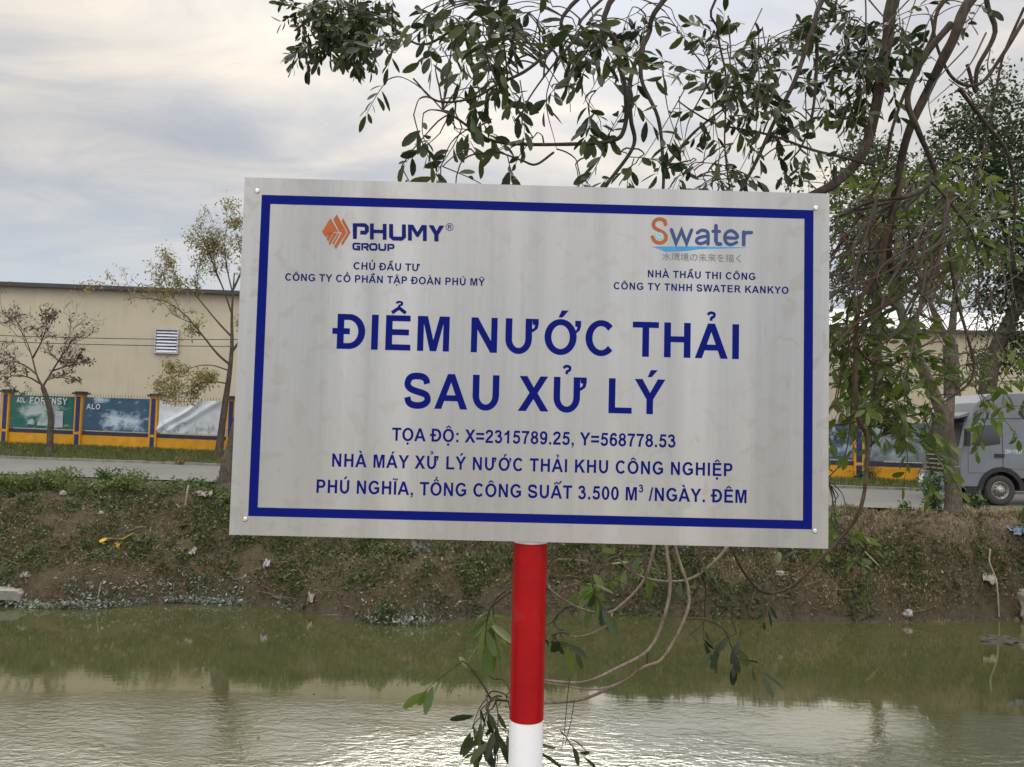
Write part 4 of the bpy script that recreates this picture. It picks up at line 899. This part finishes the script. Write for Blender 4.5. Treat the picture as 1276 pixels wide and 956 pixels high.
rock('rock', 'pale flat stone near the crest in front of the second pillar', 113, 606, .13, m_stone, 7, 'rock', .5)
rock('rock', 'pale stone at the waterline just right of the concrete slab', 32, 718, .14, m_stone, 8, 'rock', .6)
rock('rock', 'small tan stone on the dark slope left of the yellow leaf', 126, 640, .09, m_stone, 9, 'rock', .7)
rock('rock', 'pale oval stone on the slope below the sign, right of the post', 972, 716, .13, m_stone, 10, 'rock', .7)
rock('mud_clump', 'dark muddy clump in the shallow water beside the right-hand boulder', 1246, 798, .40, m_stoned, 11, 'mud clump', .2, True, None, .9)
c = bank_at(8, 742); mb = MB(); T = Matrix.Translation(c+Vector((-.3, 0, .05))) @ Matrix.Rotation(.2, 4, 'Z') @ Matrix.Rotation(.06, 4, 'Y'); mb.prism([(-.95, -.05), (-.9, .16), (.68, .18), (.78, .1), (.8, -.08)], -.45, .45, 0, T); tag(mb.build('concrete_slab', m_stone, loc=c), 'broken pale concrete slab at the waterline by the left edge of the photo', 'slab')
def leafshape(mb, p0, d, L, W, nrm, curl=.15, n=6, mi=0):
    d = d.normalized(); s_ = d.cross(nrm).normalized(); nn = s_.cross(d).normalized(); vs = []
    for i in range(n+1):
        t_ = i/n; w_ = W*.5*math.sin(math.pi*min(.999, t_**.8*.98+.01))**.75 if 0 < i < n else .002
        c_ = p0+d*L*t_-nn*curl*L*t_*t_; vs += [c_-s_*w_+nn*w_*.25, c_, c_+s_*w_+nn*w_*.25]
    mb.add(vs, [f for i in range(n) for f in ((i*3, i*3+1, i*3+4, i*3+3), (i*3+1, i*3+2, i*3+5, i*3+4))], mi, True)
m_yl = plain('yellow_leaf', (.52, .33, .03), .55, 0, .2, 5)
c = bank_at(150, 676); o = thing('fallen_branch', 'fallen branch with broad yellow leaves on the dark slope of the left bank', 'branch', c); mb = MB()
U_ = Vector((0, -.6, .5)).normalized()
mb.tube([c+Vector((.35, .05, .28)), c+Vector((.12, -.06, .12)), c+Vector((-.05, -.06, .1)), c+Vector((-.35, -.06, .13))], [.02, .025, .02, .012], 6); mb.build('stem', plain('tan_stem', (.34, .22, .09), .8), o)
for a, b, L, W in (((-.02, -.1, .05), (-.08, -.5, -1), .42, .22), ((-.35, -.08, .12), (-1, -.2, -.42), .32, .13)): mb = MB(); leafshape(mb, c+Vector(a), Vector(b), L, W, U_); mb.build('leaf', m_yl, o)
def scrap(name, label, px, py, sx, sz, mat, seed, cat):
    sx *= .7; sz *= .65; c = bank_at(px, py)+Vector((0, -.06, .03)); mb = MB(); n = 10; vs = []
    for j in range(n+1):
        for i in range(n+1):
            u, v_ = i/n-.5, j/n-.5; k = 1+.5*noise.noise((u*3+seed, v_*3, 1)); vs.append(c+Vector((u*sx*k, v_*sz*.8+.09*noise.noise((u*4, v_*4+seed, 9)), v_*sz*.6*k+.14*noise.noise((u*5+seed, v_*5, 3))+.04)))
    mb.add(vs, [(j*(n+1)+i, j*(n+1)+i+1, (j+1)*(n+1)+i+1, (j+1)*(n+1)+i) for j in range(n) for i in range(n)], 0, True); tag(mb.build(name, mat, loc=c), label, cat)
scrap('plastic_scrap', 'white plastic scrap on the left bank under the sign corner', 241, 690, .25, .35, m_plw, 1, 'litter')
scrap('plastic_scrap', 'lilac white plastic scrap on the bank below the lower left sign edge', 333, 705, .26, .32, plain('lilac_plastic', (.32, .30, .35), .6), 2, 'litter')
scrap('plastic_bag', 'pale crumpled bag at the waterline left of the muddy spit', 388, 748, .22, .45, plain('cream_plastic', (.26, .245, .19), .6), 3, 'bag')
scrap('cloth_rag', 'dirty white rag lying near the crest beside the lower left sign edge', 255, 618, .9, .30, plain('dirty_cloth', (.24, .22, .19), .9), 4, 'rag')
scrap('tarpaulin_scrap', 'faded blue tarpaulin scrap on the bank at the right edge of the photo', 1268, 664, .75, .5, plain('faded_blue', (.10, .15, .21), .7), 5, 'tarpaulin')
if False: scrap('plastic_scrap', 'grey white scrap on the slope right of the sign, above the green tuft', 1122, 727, .22, .28, m_plw, 6, 'litter')
scrap('plastic_scrap', 'dull plastic heap by the pale stake on the right bank', 1232, 722, .45, .5, plain('grey_plastic', (.25, .24, .20), .6), 7, 'litter')
scrap('black_bag', 'dark crumpled bag on the bank just below the sign, left of the post', 525, 685, .8, .5, plain('dark_plastic', (.05, .05, .055), .5), 8, 'bag')
m_stake = plain('pale_stick', (.36, .32, .25), .8, 0, .3, 6)
def stick(label, pp, d0, r, name='stick'):
    a = bank_at(*pp[-1]); pts = [at(px, py, a.y-.1+i*0) for i, (px, py) in enumerate(pp)]; pts[-1] = a-Vector((0, 0, .1)); mb = MB(); mb.tube(catmull(pts, 5), r, 6); tag(mb.build(name, m_stake, loc=a), label, 'stick')
stick('tall pale bent stick standing on the right bank', [(1234, 684), (1233, 700), (1239, 716), (1243, 735), (1245, 766)], 0, .022)
stick('dark thin stake standing near the crest left of the rag', [(235, 605), (233, 615), (231, 628)], 0, .03, 'stake')
stick('pale twig leaning on the waterline plants of the left bank', [(126, 726), (123, 740), (121, 752)], 0, .016)
stick('pale bare stick lying on the slope right of the sign', [(1078, 688), (1090, 700), (1102, 708)], 0, .018)
# ------------------------------------------------------------------ overhanging tree on the near bank
m_nbark = bark('twig_bark', (.028, .022, .017), (.085, .066, .052), 60); m_ntw = plain('thin_twig', (.048, .036, .026), .8, 0, .35, 20); m_nred = bark('reddish_bark', (.035, .023, .015), (.10, .070, .047), 60)
m_nleaf = leafmat('broad_leaf', [(.008, .017, .006), (.014, .028, .009), (.022, .039, .011), (.038, .058, .015), (.08, .09, .025)], .28, .42, .35)
m_nleafg = leafmat('fresh_leaf', [(.036, .068, .012), (.07, .12, .018), (.12, .16, .028), (.042, .07, .016)], .42, .38, .4)
TB = Vector((4.3, 3.0, 3.4))
near = thing('overhanging_tree', 'near tree whose crooked branches and glossy leaves overhang the top and right of the sign', 'tree', TB)
mb = MB(); FK = Vector((3.7, 3.6, 8.0)); FK2 = Vector((2.6, 3.9, 9.2))
mb.tube(catmull([TB, (4.25, 3.1, 5), (4.05, 3.35, 6.6), FK, FK2, (1.2, 3.9, 9.6)], 6), [.20*(1-.022*i) for i in range(31)], 12); mb.build('trunk', m_nbark, near)
SAMP = []     # (point, radius) along every limb, for attaching twigs
twigs = MB(); leaves = MB(); qn = random.Random(99)
def limb(pp, r0, r1, d0, d1, mat=None, start=None, wob=.02, part=True):
    n = len(pp); pts = [at(px, py, d0+(d1-d0)*i/(n-1)+qn.gauss(0, wob)) for i, (px, py) in enumerate(pp)]
    if start is not None:
        s0 = Vector(start); m_ = s0.lerp(pts[0], .55)+Vector((0, 0, .12)); pts = [s0, m_]+pts
    pts = catmull(pts, 6); N = len(pts); rad = [r0+(r1-r0)*(i/(N-1))**.9 for i in range(N)]
    rad = [r*(1+.10*noise.noise((i*.5, r0*90, 2))) for i, r in enumerate(rad)]
    for p in pts: SAMP.append(p)
    if part: mb = MB(); mb.tube(pts, rad, 8); mb.build('branch', mat or m_nbark, near)
    else: twigs.tube(pts, rad, 6)
    return pts
LW = (.30, .42)
def leaf(p, d, L, mbx, mi=0):
    nrm = Vector((qn.gauss(0, .6), qn.gauss(0, .6)-.3, qn.gauss(0, .5)+.55)); d = d.normalized()
    if abs(d.dot(nrm.normalized())) > .93: nrm = d.orthogonal()
    st = p+d*L*.10; s_ = d.cross(nrm).normalized(); nn = s_.cross(d); W = L*qn.uniform(*LW); c = qn.uniform(-.1, .34); vs = []
    for t_, w_ in ((0, .03), (.16, .28), (.42, .5), (.70, .49), (.91, .28), (1, .03)):
        m_ = st+d*L*t_-nn*c*L*t_*t_; vs += [m_-s_*W*w_+nn*W*w_*.3, m_, m_+s_*W*w_+nn*W*w_*.3]
    mbx.add(vs, [f for i in range(5) for f in ((i*3, i*3+1, i*3+4, i*3+3), (i*3+1, i*3+2, i*3+5, i*3+4))], mi, True)
def spray(p, d, L, n, ll, mi=0, r=.0022):
    d = d.normalized(); pts = []; q0 = p
    for i in range(5): pts.append(q0); d = (d+Vector((qn.gauss(0, .16), qn.gauss(0, .16), -.10+qn.gauss(0, .1)))).normalized(); q0 = q0+d*L/4
    twigs.tube(catmull(pts, 2), [r*(1-.07*i) for i in range(9)], 4)
    for k in range(n):
        t_ = .15+.85*(k+.5)/n; i = min(3, int(t_*4)); b = pts[i].lerp(pts[i+1], t_*4-i); ax = (pts[i+1]-pts[i]).normalized()
        sd = ax.cross(Vector((qn.gauss(0, .5), qn.gauss(0, .5), 1))).normalized()*(1 if k % 2 else -1)
        leaf(b, sd*.8+ax*.65+Vector((0, 0, -.28+qn.gauss(0, .22))), ll*qn.uniform(.5, 1.25), leaves, mi)
    leaf(pts[-1], d, ll, leaves, mi)
# limbs traced at their own depths: (pixel path), start radius, end radius, depth near/far
FKt = Vector((3.3, 3.7, 8.6))
limb([(1131,-30),(1105,55),(1093,126),(1076,189),(1042,227),(1000,250),(965,275)], .036, .017, 3.6, 3.3, start=FKt)
limb([(1230,-20),(1185,55),(1156,113),(1131,168),(1118,227),(1108,300),(1112,345)], .030, .014, 3.4, 3.7, start=FK)
limb([(1035,-20),(1013,34),(992,97),(967,147),(942,202),(922,240),(900,290)], .014, .005, 3.3, 3.0, start=FK2)
limb([(1016,30),(1018,70),(1013,138),(1000,180),(985,200)], .010, .003, 3.3, 3.3)
limb([(845,-20),(807,46),(786,97),(786,147),(790,180),(765,218),(740,245)], .013, .006, 3.0, 2.9, start=FK2)
limb([(778,-20),(771,63),(780,118),(778,160),(761,176),(700,180),(636,179),(603,171),(570,148),(552,138)], .013, .004, 2.9, 2.8, start=FK2)
limb([(803,46),(799,97),(820,147),(826,200),(826,240),(818,300)], .009, .005, 3.0, 2.8)
limb([(826,212),(842,192),(862,168),(885,148),(904,132),(918,100)], .008, .003, 2.9, 3.2)
limb([(1089,206),(1050,196),(1013,187),(958,168),(895,155),(865,140),(845,126)], .008, .0025, 3.4, 2.9)
limb([(1185,30),(1152,71),(1131,122),(1143,160),(1160,200),(1164,222),(1135,244),(1085,252),(1040,272)], .016, .006, 3.3, 3.5)
limb([(690,190),(668,205),(650,200),(620,190),(592,192)], .005, .0025, 2.85, 2.7)
limb([(735,-15),(700,45),(660,85),(620,105),(590,122),(545,126),(515,98)], .010, .003, 2.9, 2.6, start=FK2)
limb([(640,-20),(600,10),(560,40),(520,55),(470,20),(420,10)], .012, .004, 3.4, 4.4, start=FK2)
limb([(760,-10),(725,40),(690,80),(655,130),(650,160)], .007, .002, 2.6, 2.5, start=FK2)
limb([(905,-20),(895,40),(905,100),(903,180),(910,240)], .007, .003, 3.1, 3.1, start=FK2)
limb([(1276,25),(1245,75),(1220,105),(1190,100),(1170,65),(1160,20)], .010, .006, 3.6, 3.5)
limb([(1240,-20),(1240,40),(1218,85),(1216,115),(1205,80)], .016, .008, 3.8, 3.8, start=FK)
limb([(1276,10),(1250,70),(1235,130),(1195,170),(1150,205),(1120,250)], .008, .003, 4.0, 3.8)
limb([(1190,-10),(1160,50),(1130,110),(1112,160),(1100,215),(1065,280),(1035,320)], .012, .006, 3.8, 3.7, m_nred, FK)
limb([(1195,110),(1225,150),(1255,190),(1265,250),(1260,330),(1262,400)], .010, .004, 3.7, 4.0)
# tangle right of the sign
limb([(1124,225),(1118,250),(1104,298),(1098,330),(1080,360),(1071,380),(1066,431),(1068,513),(1080,545),(1080,588),(1071,637),(1046,673),(1021,698),(988,730),(955,739),(932,720),(913,685),(905,640)], .013, .0045, 3.6, 3.1, m_nred)
limb([(1185,240),(1177,274),(1173,305),(1166,332),(1144,353),(1115,375),(1072,399),(1043,430),(1015,470)], .013, .005, 3.7, 3.3, m_nred)
limb([(1180,300),(1192,370),(1204,414),(1214,455),(1207,478),(1185,495),(1160,510),(1136,518),(1090,522),(1040,530)], .008, .004, 3.8, 3.5, m_nred)
for k, pp in enumerate([[(1110,250),(1080,290),(1055,320),(1030,352)], [(1140,240),(1100,275),(1065,305),(1034,325)], [(1112,300),(1085,325),(1060,350),(1036,372)], [(1125,350),(1095,385),(1070,410),(1052,445),(1040,500)],
   [(1100,330),(1075,345),(1055,352),(1030,345)], [(1080,360),(1060,385),(1050,430),(1048,470),(1040,510)], [(1098,330),(1092,370),(1078,410),(1064,450),(1060,520),(1052,570),(1030,598)], [(1150,300),(1120,330),(1080,350),(1034,360)],
   [(1130,260),(1136,320),(1150,360),(1160,400)], [(1040,275),(1060,310),(1085,335),(1110,360)], [(1155,240),(1150,290),(1120,340),(1090,362)], [(1066,431),(1085,450),(1110,455),(1130,440)], [(1068,513),(1055,520),(1042,505),(1030,512)], [(1080,560),(1095,545),(1110,530),(1135,500)], [(1085,300),(1078,340),(1062,370),(1055,400),(1060,440)], [(1230,180),(1210,250),(1205,320),(1190,370)], [(1160,225),(1190,260),(1215,300),(1220,370),(1216,420)]]):
    limb(pp, qn.uniform(.005, .009), .0025, qn.uniform(3.3, 4.0), qn.uniform(3.2, 3.9), m_nred, part=k < 12)
for k in range(95):                              # thinner tangled stems, running down to the left
    x0, y0 = qn.uniform(1040, 1270), qn.uniform(215, 380); L = qn.uniform(50, 150); a = qn.gauss(2.1, .55); d = qn.uniform(3.3, 4.4); bend = qn.gauss(0, 26)
    limb([(x0, y0), (x0+math.cos(a)*L*.5+bend, y0+math.sin(a)*L*.5), (x0+math.cos(a)*L, y0+math.sin(a)*L)], qn.uniform(.0025, .005), .0015, d, d-.2, part=False)
for k in range(40):                              # hanging twigs across the top
    x0, y0 = qn.uniform(690, 1270), qn.uniform(-20, 120); L = qn.uniform(60, 150); a = qn.gauss(1.75, .4); d = qn.uniform(2.7, 3.8); bend = qn.gauss(0, 14)
    limb([(x0, y0), (x0+math.cos(a)*L*.5+bend, y0+math.sin(a)*L*.5), (x0+math.cos(a)*L, y0+math.sin(a)*L)], qn.uniform(.002, .004), .0012, d, d-.1, part=False)
for k in range(34):                              # stouter stems of the tangle
    x0, y0 = qn.uniform(1075, 1200), qn.uniform(225, 330); L = qn.uniform(70, 170); a = qn.gauss(2.2, .3); d = qn.uniform(3.4, 4.2); b1, b2 = qn.gauss(0, 10), qn.gauss(0, 16)
    limb([(x0, y0), (x0+math.cos(a)*L*.35+b1, y0+math.sin(a)*L*.35), (x0+math.cos(a)*L*.7+b2, y0+math.sin(a)*L*.7), (x0+math.cos(a)*L, y0+math.sin(a)*L)], qn.uniform(.005, .009), .0025, d, d-.25, part=False)
# drooping stems below the sign
m_pst = bark('grey_stem', (.13, .10, .075), (.30, .245, .19), 70)
limb([(925,640),(906,681),(885,705),(858,722),(823,724),(789,714),(770,695)], .0065, .003, 2.9, 2.8, m_pst)
limb([(822,640),(816,679),(803,722),(775,753),(754,764),(720,757),(692,740),(682,726),(689,702),(705,697),(735,700)], .006, .0022, 2.7, 2.6, m_pst)
limb([(828,560),(828,640),(830,679),(835,729),(827,771),(808,810),(768,833),(727,850),(680,848),(640,845)], .0075, .0035, 2.7, 2.5, m_pst)
limb([(835,600),(841,679),(858,736),(853,771),(827,819),(803,831),(775,850),(741,859),(692,853),(650,846)], .0065, .003, 2.7, 2.5, m_pst)
limb([(775,850),(727,871),(680,876),(640,874),(612,872)], .006, .003, 2.6, 2.45, m_pst)
limb([(808,808),(806,830)], .004, .003, 2.62, 2.62, m_pst, part=False)
limb([(763,764),(758,778),(735,790),(715,793),(704,786)], .0035, .0018, 2.65, 2.6, m_pst)
limb([(905,640),(925,665),(932,700)], .004, .003, 3.0, 3.0, part=False)
limb([(710,845),(707,870),(704,905),(700,935)], .0016, .0010, 2.55, 2.5, part=False); limb([(716,872),(711,900),(704,930)], .0014, .001, 2.55, 2.5, part=False)
SA = np.array([tuple(p) for p in SAMP])
def cluster(px, py, r, n, d, ll, nl=(6, 11), mi=0, L=.26, down=.25, att=True):
    for k in range(n):
        a = qn.uniform(0, 6.28); rr = r*math.sqrt(qn.random()); p = at(px+math.cos(a)*rr, py+math.sin(a)*rr*.8, d+qn.uniform(-.25, .25))
        dr = Vector((qn.gauss(0, .8), qn.gauss(0, .5), qn.gauss(-down, .6)))
        if att:
            dd = np.sum((SA-np.array(p))**2, axis=1); j = int(dd.argmin()); s0 = Vector(SA[j])
            if dd[j] > .0009 and dd[j] < 1.4:
                m_ = s0.lerp(p, .55)+Vector((qn.gauss(0, .02), 0, math.sqrt(dd[j])*.14)); twigs.tube(catmull([s0, s0.lerp(m_, .5)+Vector((0, 0, .25*(m_-s0.lerp(p, .55)).length)), m_, m_.lerp(p, .55)+Vector((0, 0, .2*(m_-s0.lerp(p, .55)).length)), p], 2), [.0032]*4+[.0024]*5, 4); dr = dr+(p-s0).normalized()*.5
        spray(p, dr, L*qn.uniform(.7, 1.3), qn.randint(*nl), ll, mi)
for px, py, r, n, d in ((408,15,34,26,4.6),(440,30,28,24,4.5),(402,44,22,16,4.5),(450,50,20,10,4.5),(430,2,40,16,4.8),(376,10,10,4,4.6),(480,8,24,9,4.5)): cluster(px, py, r, n, d, .070, (8, 12), 0, .16, .7, att=False)
for px, py, r, n, d in ((520,30,26,7,3.2),(560,14,26,8,3.0),(600,30,30,9,2.9),(640,25,30,9,2.8),(660,60,24,6,2.7),(600,75,22,5,2.9),(550,62,18,4,3.2),(500,60,14,3,3.4),(615,95,20,4,2.8),(590,112,22,5,2.8),(560,150,20,4,2.8),(522,142,14,3,2.7),(555,165,16,3,2.7),(545,205,16,3,2.7),(507,205,10,2,2.7),(640,105,22,4,2.7),(690,25,28,8,2.8),(720,60,24,6,2.9),(745,20,26,7,3.0),(700,100,20,4,2.9),(735,135,20,5,2.9),(760,55,18,4,3.0),(720,222,14,3,2.9),(620,55,26,6,2.7),(570,215,10,1,2.7),(655,160,18,3,2.7),(630,190,12,2,2.7),(770,120,14,3,3.0),(480,95,8,1,3.0),(580,40,24,6,3.1)): cluster(px, py, r, max(1, round(n*.62)), d, .076, (5, 8), 0, .19, .4)
for px, py, r, n, d in ((790,15,24,5,3.2),(830,20,18,3,3.2),(880,75,24,6,3.3),(905,60,22,6,3.3),(925,95,26,8,3.3),(945,55,22,6,3.3),(955,110,24,7,3.2),(905,125,20,5,3.2),(985,55,16,4,3.4),(1000,35,16,3,3.4),(880,215,20,6,3.0),(865,200,14,3,3.0),(905,215,14,4,3.0),(895,150,18,4,3.1),(975,135,16,3,3.2),(1000,110,16,3,3.3),(1060,25,24,8,3.6),(1080,60,24,8,3.6),(1050,75,20,6,3.6),(1090,100,24,7,3.6),(1115,45,22,6,3.6),(1060,115,20,5,3.6),(1035,140,18,4,3.5),(1020,95,14,3,3.4),(1045,20,14,4,3.6),(1140,100,16,3,3.7),(1125,15,14,4,3.6),(840,145,12,1,3.0),(1205,15,14,3,3.6),(990,160,12,2,3.2),(1010,185,10,2,3.2),(750,190,10,2,2.9),(780,205,14,3,2.9)): cluster(px, py, r, n, d, .066, (6, 11), 0, .2, .3)
for px, py, r, n, d in ((1080,262,24,6,3.9),(1130,270,26,7,3.9),(1160,232,24,6,4.0),(1195,205,22,5,4.0),(1215,262,24,6,4.0),(1182,292,24,6,4.0),(1060,305,18,4,3.9),(1112,322,24,6,3.9),(1150,312,22,5,4.0),(1215,225,14,3,4),(1230,320,20,4,4.1),(1120,370,16,3,3.9),(1150,395,14,3,3.9),(1060,440,20,6,3.8),(1092,430,22,7,3.8),(1082,480,22,7,3.8),(1112,470,22,6,3.8),(1102,508,20,5,3.7),(1132,450,20,5,3.8),(1058,495,18,5,3.7),(1046,400,14,4,3.8),(1045,545,14,2,3.7),(1120,545,14,3,3.8),(1145,545,16,4,3.8),(1160,560,12,3,3.8),(1135,500,16,4,3.8),(1085,395,16,4,3.9),(1065,345,14,3,3.9),(1075,520,14,3,3.8),(1100,400,14,3,3.9),(1070,455,22,7,3.9),(1095,460,24,7,3.9),(1060,415,18,5,3.9),(1110,435,20,5,3.9),(1085,505,20,6,3.9),(1120,500,18,4,3.9),(1055,470,14,4,3.8),(1240,300,20,4,4.2),(1195,330,20,4,4.1),(1060,260,20,5,4),(1100,245,22,5,4),(1075,285,20,5,4),(1145,285,22,5,4.1),(1090,345,20,5,4),(1060,375,18,4,3.9),(1175,255,22,5,4.1),(1220,290,22,4,4.2),(1250,250,22,4,4.2),(1152,520,14,3,3.8),(1215,480,18,4,3.9),(1228,510,14,3,3.9),(1190,470,14,2,3.9),(1245,470,14,3,4),(1255,420,18,3,4),(1060,690,14,2,3.4),(1045,645,14,3,3.5),(1040,660,12,2,3.5),(1050,620,10,1,3.5)): cluster(px, py, r, n, d, .068, (5, 9), 1, .21, .25)
# sprays below the sign
LW = (.24, .34)
for px, py, r, n, d, ll, mi, dn in ((612,872,7,3,2.45,.075,0,1.3),(602,885,7,3,2.45,.075,0,1.3),(590,900,5,1,2.45,.065,0,.9),(628,868,5,1,2.45,.075,0,.6),(614,850,5,1,2.5,.06,1,-.8),(608,760,8,2,2.7,.10,1,1.0),(620,748,6,2,2.7,.10,1,1.0),(572,822,6,1,2.7,.085,1,.4),(688,778,6,2,2.6,.085,1,.7),(692,800,6,2,2.6,.08,0,.9),(742,705,8,2,2.7,.10,1,.5),(758,722,8,2,2.7,.10,1,.8),(765,690,8,1,2.8,.08,1,.5),(723,708,4,1,2.6,.07,0,1.0),(918,795,10,2,2.9,.085,0,1.0),(882,768,6,1,3.0,.07,0,.8),(915,815,5,1,2.9,.08,0,1.0),(800,690,14,2,3.0,.08,1,.6),(868,688,14,3,3.0,.08,0,.6),(958,742,8,2,3.1,.07,0,.6),(700,912,3,1,2.5,.075,0,1.2),(650,900,10,1,2.4,.08,0,.8)): cluster(px, py, r, n, d, ll, (3, 6), mi, .13, dn, att=py < 900 or px < 660)
tw = twigs.build('twigs', m_ntw, near); cr = leaves.build('crown', [m_nleaf, m_nleafg], near)
# ------------------------------------------------------------------ sky, sun, render
W = bpy.data.worlds.new('World'); sc.world = W; W.use_nodes = True; N = W.node_tree.nodes; Lk = W.node_tree.links; bg = N['Background']; bg.inputs[1].default_value = .1
SUN_EL, SUN_AZ = math.radians(47), math.radians(4)
sky = N.new('ShaderNodeTexSky'); sky.sky_type = 'NISHITA'; sky.sun_disc = False; sky.sun_elevation = SUN_EL; sky.sun_rotation = SUN_AZ
tc = N.new('ShaderNodeTexCoord'); sx = N.new('ShaderNodeSeparateXYZ'); Lk.new(tc.outputs['Generated'], sx.inputs[0])
def mth(op, a, b=0.0, cl=False):
    n = N.new('ShaderNodeMath'); n.operation = op; n.use_clamp = cl
    for i, v in enumerate((a, b)):
        if hasattr(v, 'is_output'): Lk.new(v, n.inputs[i])
        else: n.inputs[i].default_value = v
    return n.outputs[0]
def ramp(f, st):
    r = N.new('ShaderNodeValToRGB'); e = r.color_ramp.elements
    while len(e) < len(st): e.new(.5)
    for i, (p, c) in enumerate(st): e[i].position = p; e[i].color = tuple(c)+(1,)
    Lk.new(f, r.inputs[0]); return r.outputs[0]
def mixc(f, a, b, mode='MIX'):
    n = N.new('ShaderNodeMix'); n.data_type = 'RGBA'; n.blend_type = mode
    for i, v in ((0, f), (6, a), (7, b)):
        if hasattr(v, 'is_output'): Lk.new(v, n.inputs[i])
        else: n.inputs[i].default_value = v if i == 0 else tuple(v)+(1,)
    return n.outputs[2]
zc = mth('MAXIMUM', sx.outputs[2], 0.0); den = mth('ADD', zc, .16)
cb = N.new('ShaderNodeCombineXYZ'); Lk.new(mth('DIVIDE', sx.outputs[0], den), cb.inputs[0]); Lk.new(mth('DIVIDE', sx.outputs[1], den), cb.inputs[1])
def wn(scale, det, rough, dist=0, off=0):
    mp = N.new('ShaderNodeMapping'); mp.inputs['Location'].default_value = (off, off*.7, 0); mp.inputs['Rotation'].default_value = (0, 0, .5); mp.inputs['Scale'].default_value = (1, 1.5, 1); Lk.new(cb.outputs[0], mp.inputs[0])
    n = N.new('ShaderNodeTexNoise'); n.inputs['Scale'].default_value = scale; n.inputs['Detail'].default_value = det; n.inputs['Roughness'].default_value = rough; n.inputs['Distortion'].default_value = dist; Lk.new(mp.outputs[0], n.inputs['Vector']); return n.outputs['Fac']
c1, c2 = wn(.9, 5, .5, .4, 3.1), wn(1.9, 6, .58, .7, 8.3)
mixn = mth('ADD', mth('MULTIPLY', c1, .52), mth('MULTIPLY', c2, .48))
cloud = ramp(mixn, [(.38, (.64, .66, .71)), (.46, (.78, .775, .785)), (.53, (.98, .92, .845)), (.64, (1.28, 1.14, .96))])
low = ramp(sx.outputs[2], [(.0, (.74, .80, .90)), (.16, (.72, .77, .85)), (.30, (.95, .90, .83)), (.42, (1, 1, 1))])
elev = ramp(sx.outputs[2], [(0, (0, 0, 0)), (1, (1, 1, 1))])
cl = mixc(ramp(sx.outputs[2], [(.12, (.1,)*3), (.30, (1, 1, 1))]), (.80, .875, .97), cloud)
cie = ramp(sx.outputs[2], [(0, (.70,)*3), (.30, (.70,)*3), (.50, (.82,)*3), (.80, (2.4,)*3), (1, (2.8,)*3)])
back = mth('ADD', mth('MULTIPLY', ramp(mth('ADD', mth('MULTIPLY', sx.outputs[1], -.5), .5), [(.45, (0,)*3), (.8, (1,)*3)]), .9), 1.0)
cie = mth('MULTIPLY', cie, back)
sd = Vector((math.sin(SUN_AZ)*math.cos(SUN_EL), math.cos(SUN_AZ)*math.cos(SUN_EL), math.sin(SUN_EL)))
dp = N.new('ShaderNodeVectorMath'); dp.operation = 'DOT_PRODUCT'; nv = N.new('ShaderNodeVectorMath'); nv.operation = 'NORMALIZE'; Lk.new(tc.outputs['Generated'], nv.inputs[0]); Lk.new(nv.outputs[0], dp.inputs[0]); dp.inputs[1].default_value = sd
glow = mth('MULTIPLY', mth('POWER', mth('MAXIMUM', dp.outputs['Value'], 0.0), 15.0), .95)
cl = mixc(1.0, cl, mixc(1.0, mixc(1.0, (0, 0, 0), (0, 0, 0)), (0, 0, 0)), 'ADD') if False else cl
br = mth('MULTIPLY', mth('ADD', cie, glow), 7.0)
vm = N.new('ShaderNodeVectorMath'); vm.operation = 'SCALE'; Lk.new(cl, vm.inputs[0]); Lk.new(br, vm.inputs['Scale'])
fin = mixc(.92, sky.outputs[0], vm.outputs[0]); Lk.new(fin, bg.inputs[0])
ld = bpy.data.lights.new('sun', 'SUN'); ld.energy = .6; ld.angle = math.radians(28); ld.color = (1, .93, .82); lo = bpy.data.objects.new('sun', ld); COL.objects.link(lo); lo.rotation_euler = (-sd).to_track_quat('-Z', 'Y').to_euler()
vs = sc.view_settings; vs.view_transform = 'Standard'; vs.look = 'None'; vs.gamma = 1; vs.exposure = 0.5; vs.use_curve_mapping = False
sc.cycles.max_bounces = 6; sc.cycles.transparent_max_bounces = 4; sc.cycles.caustics_reflective = False; sc.cycles.caustics_refractive = False
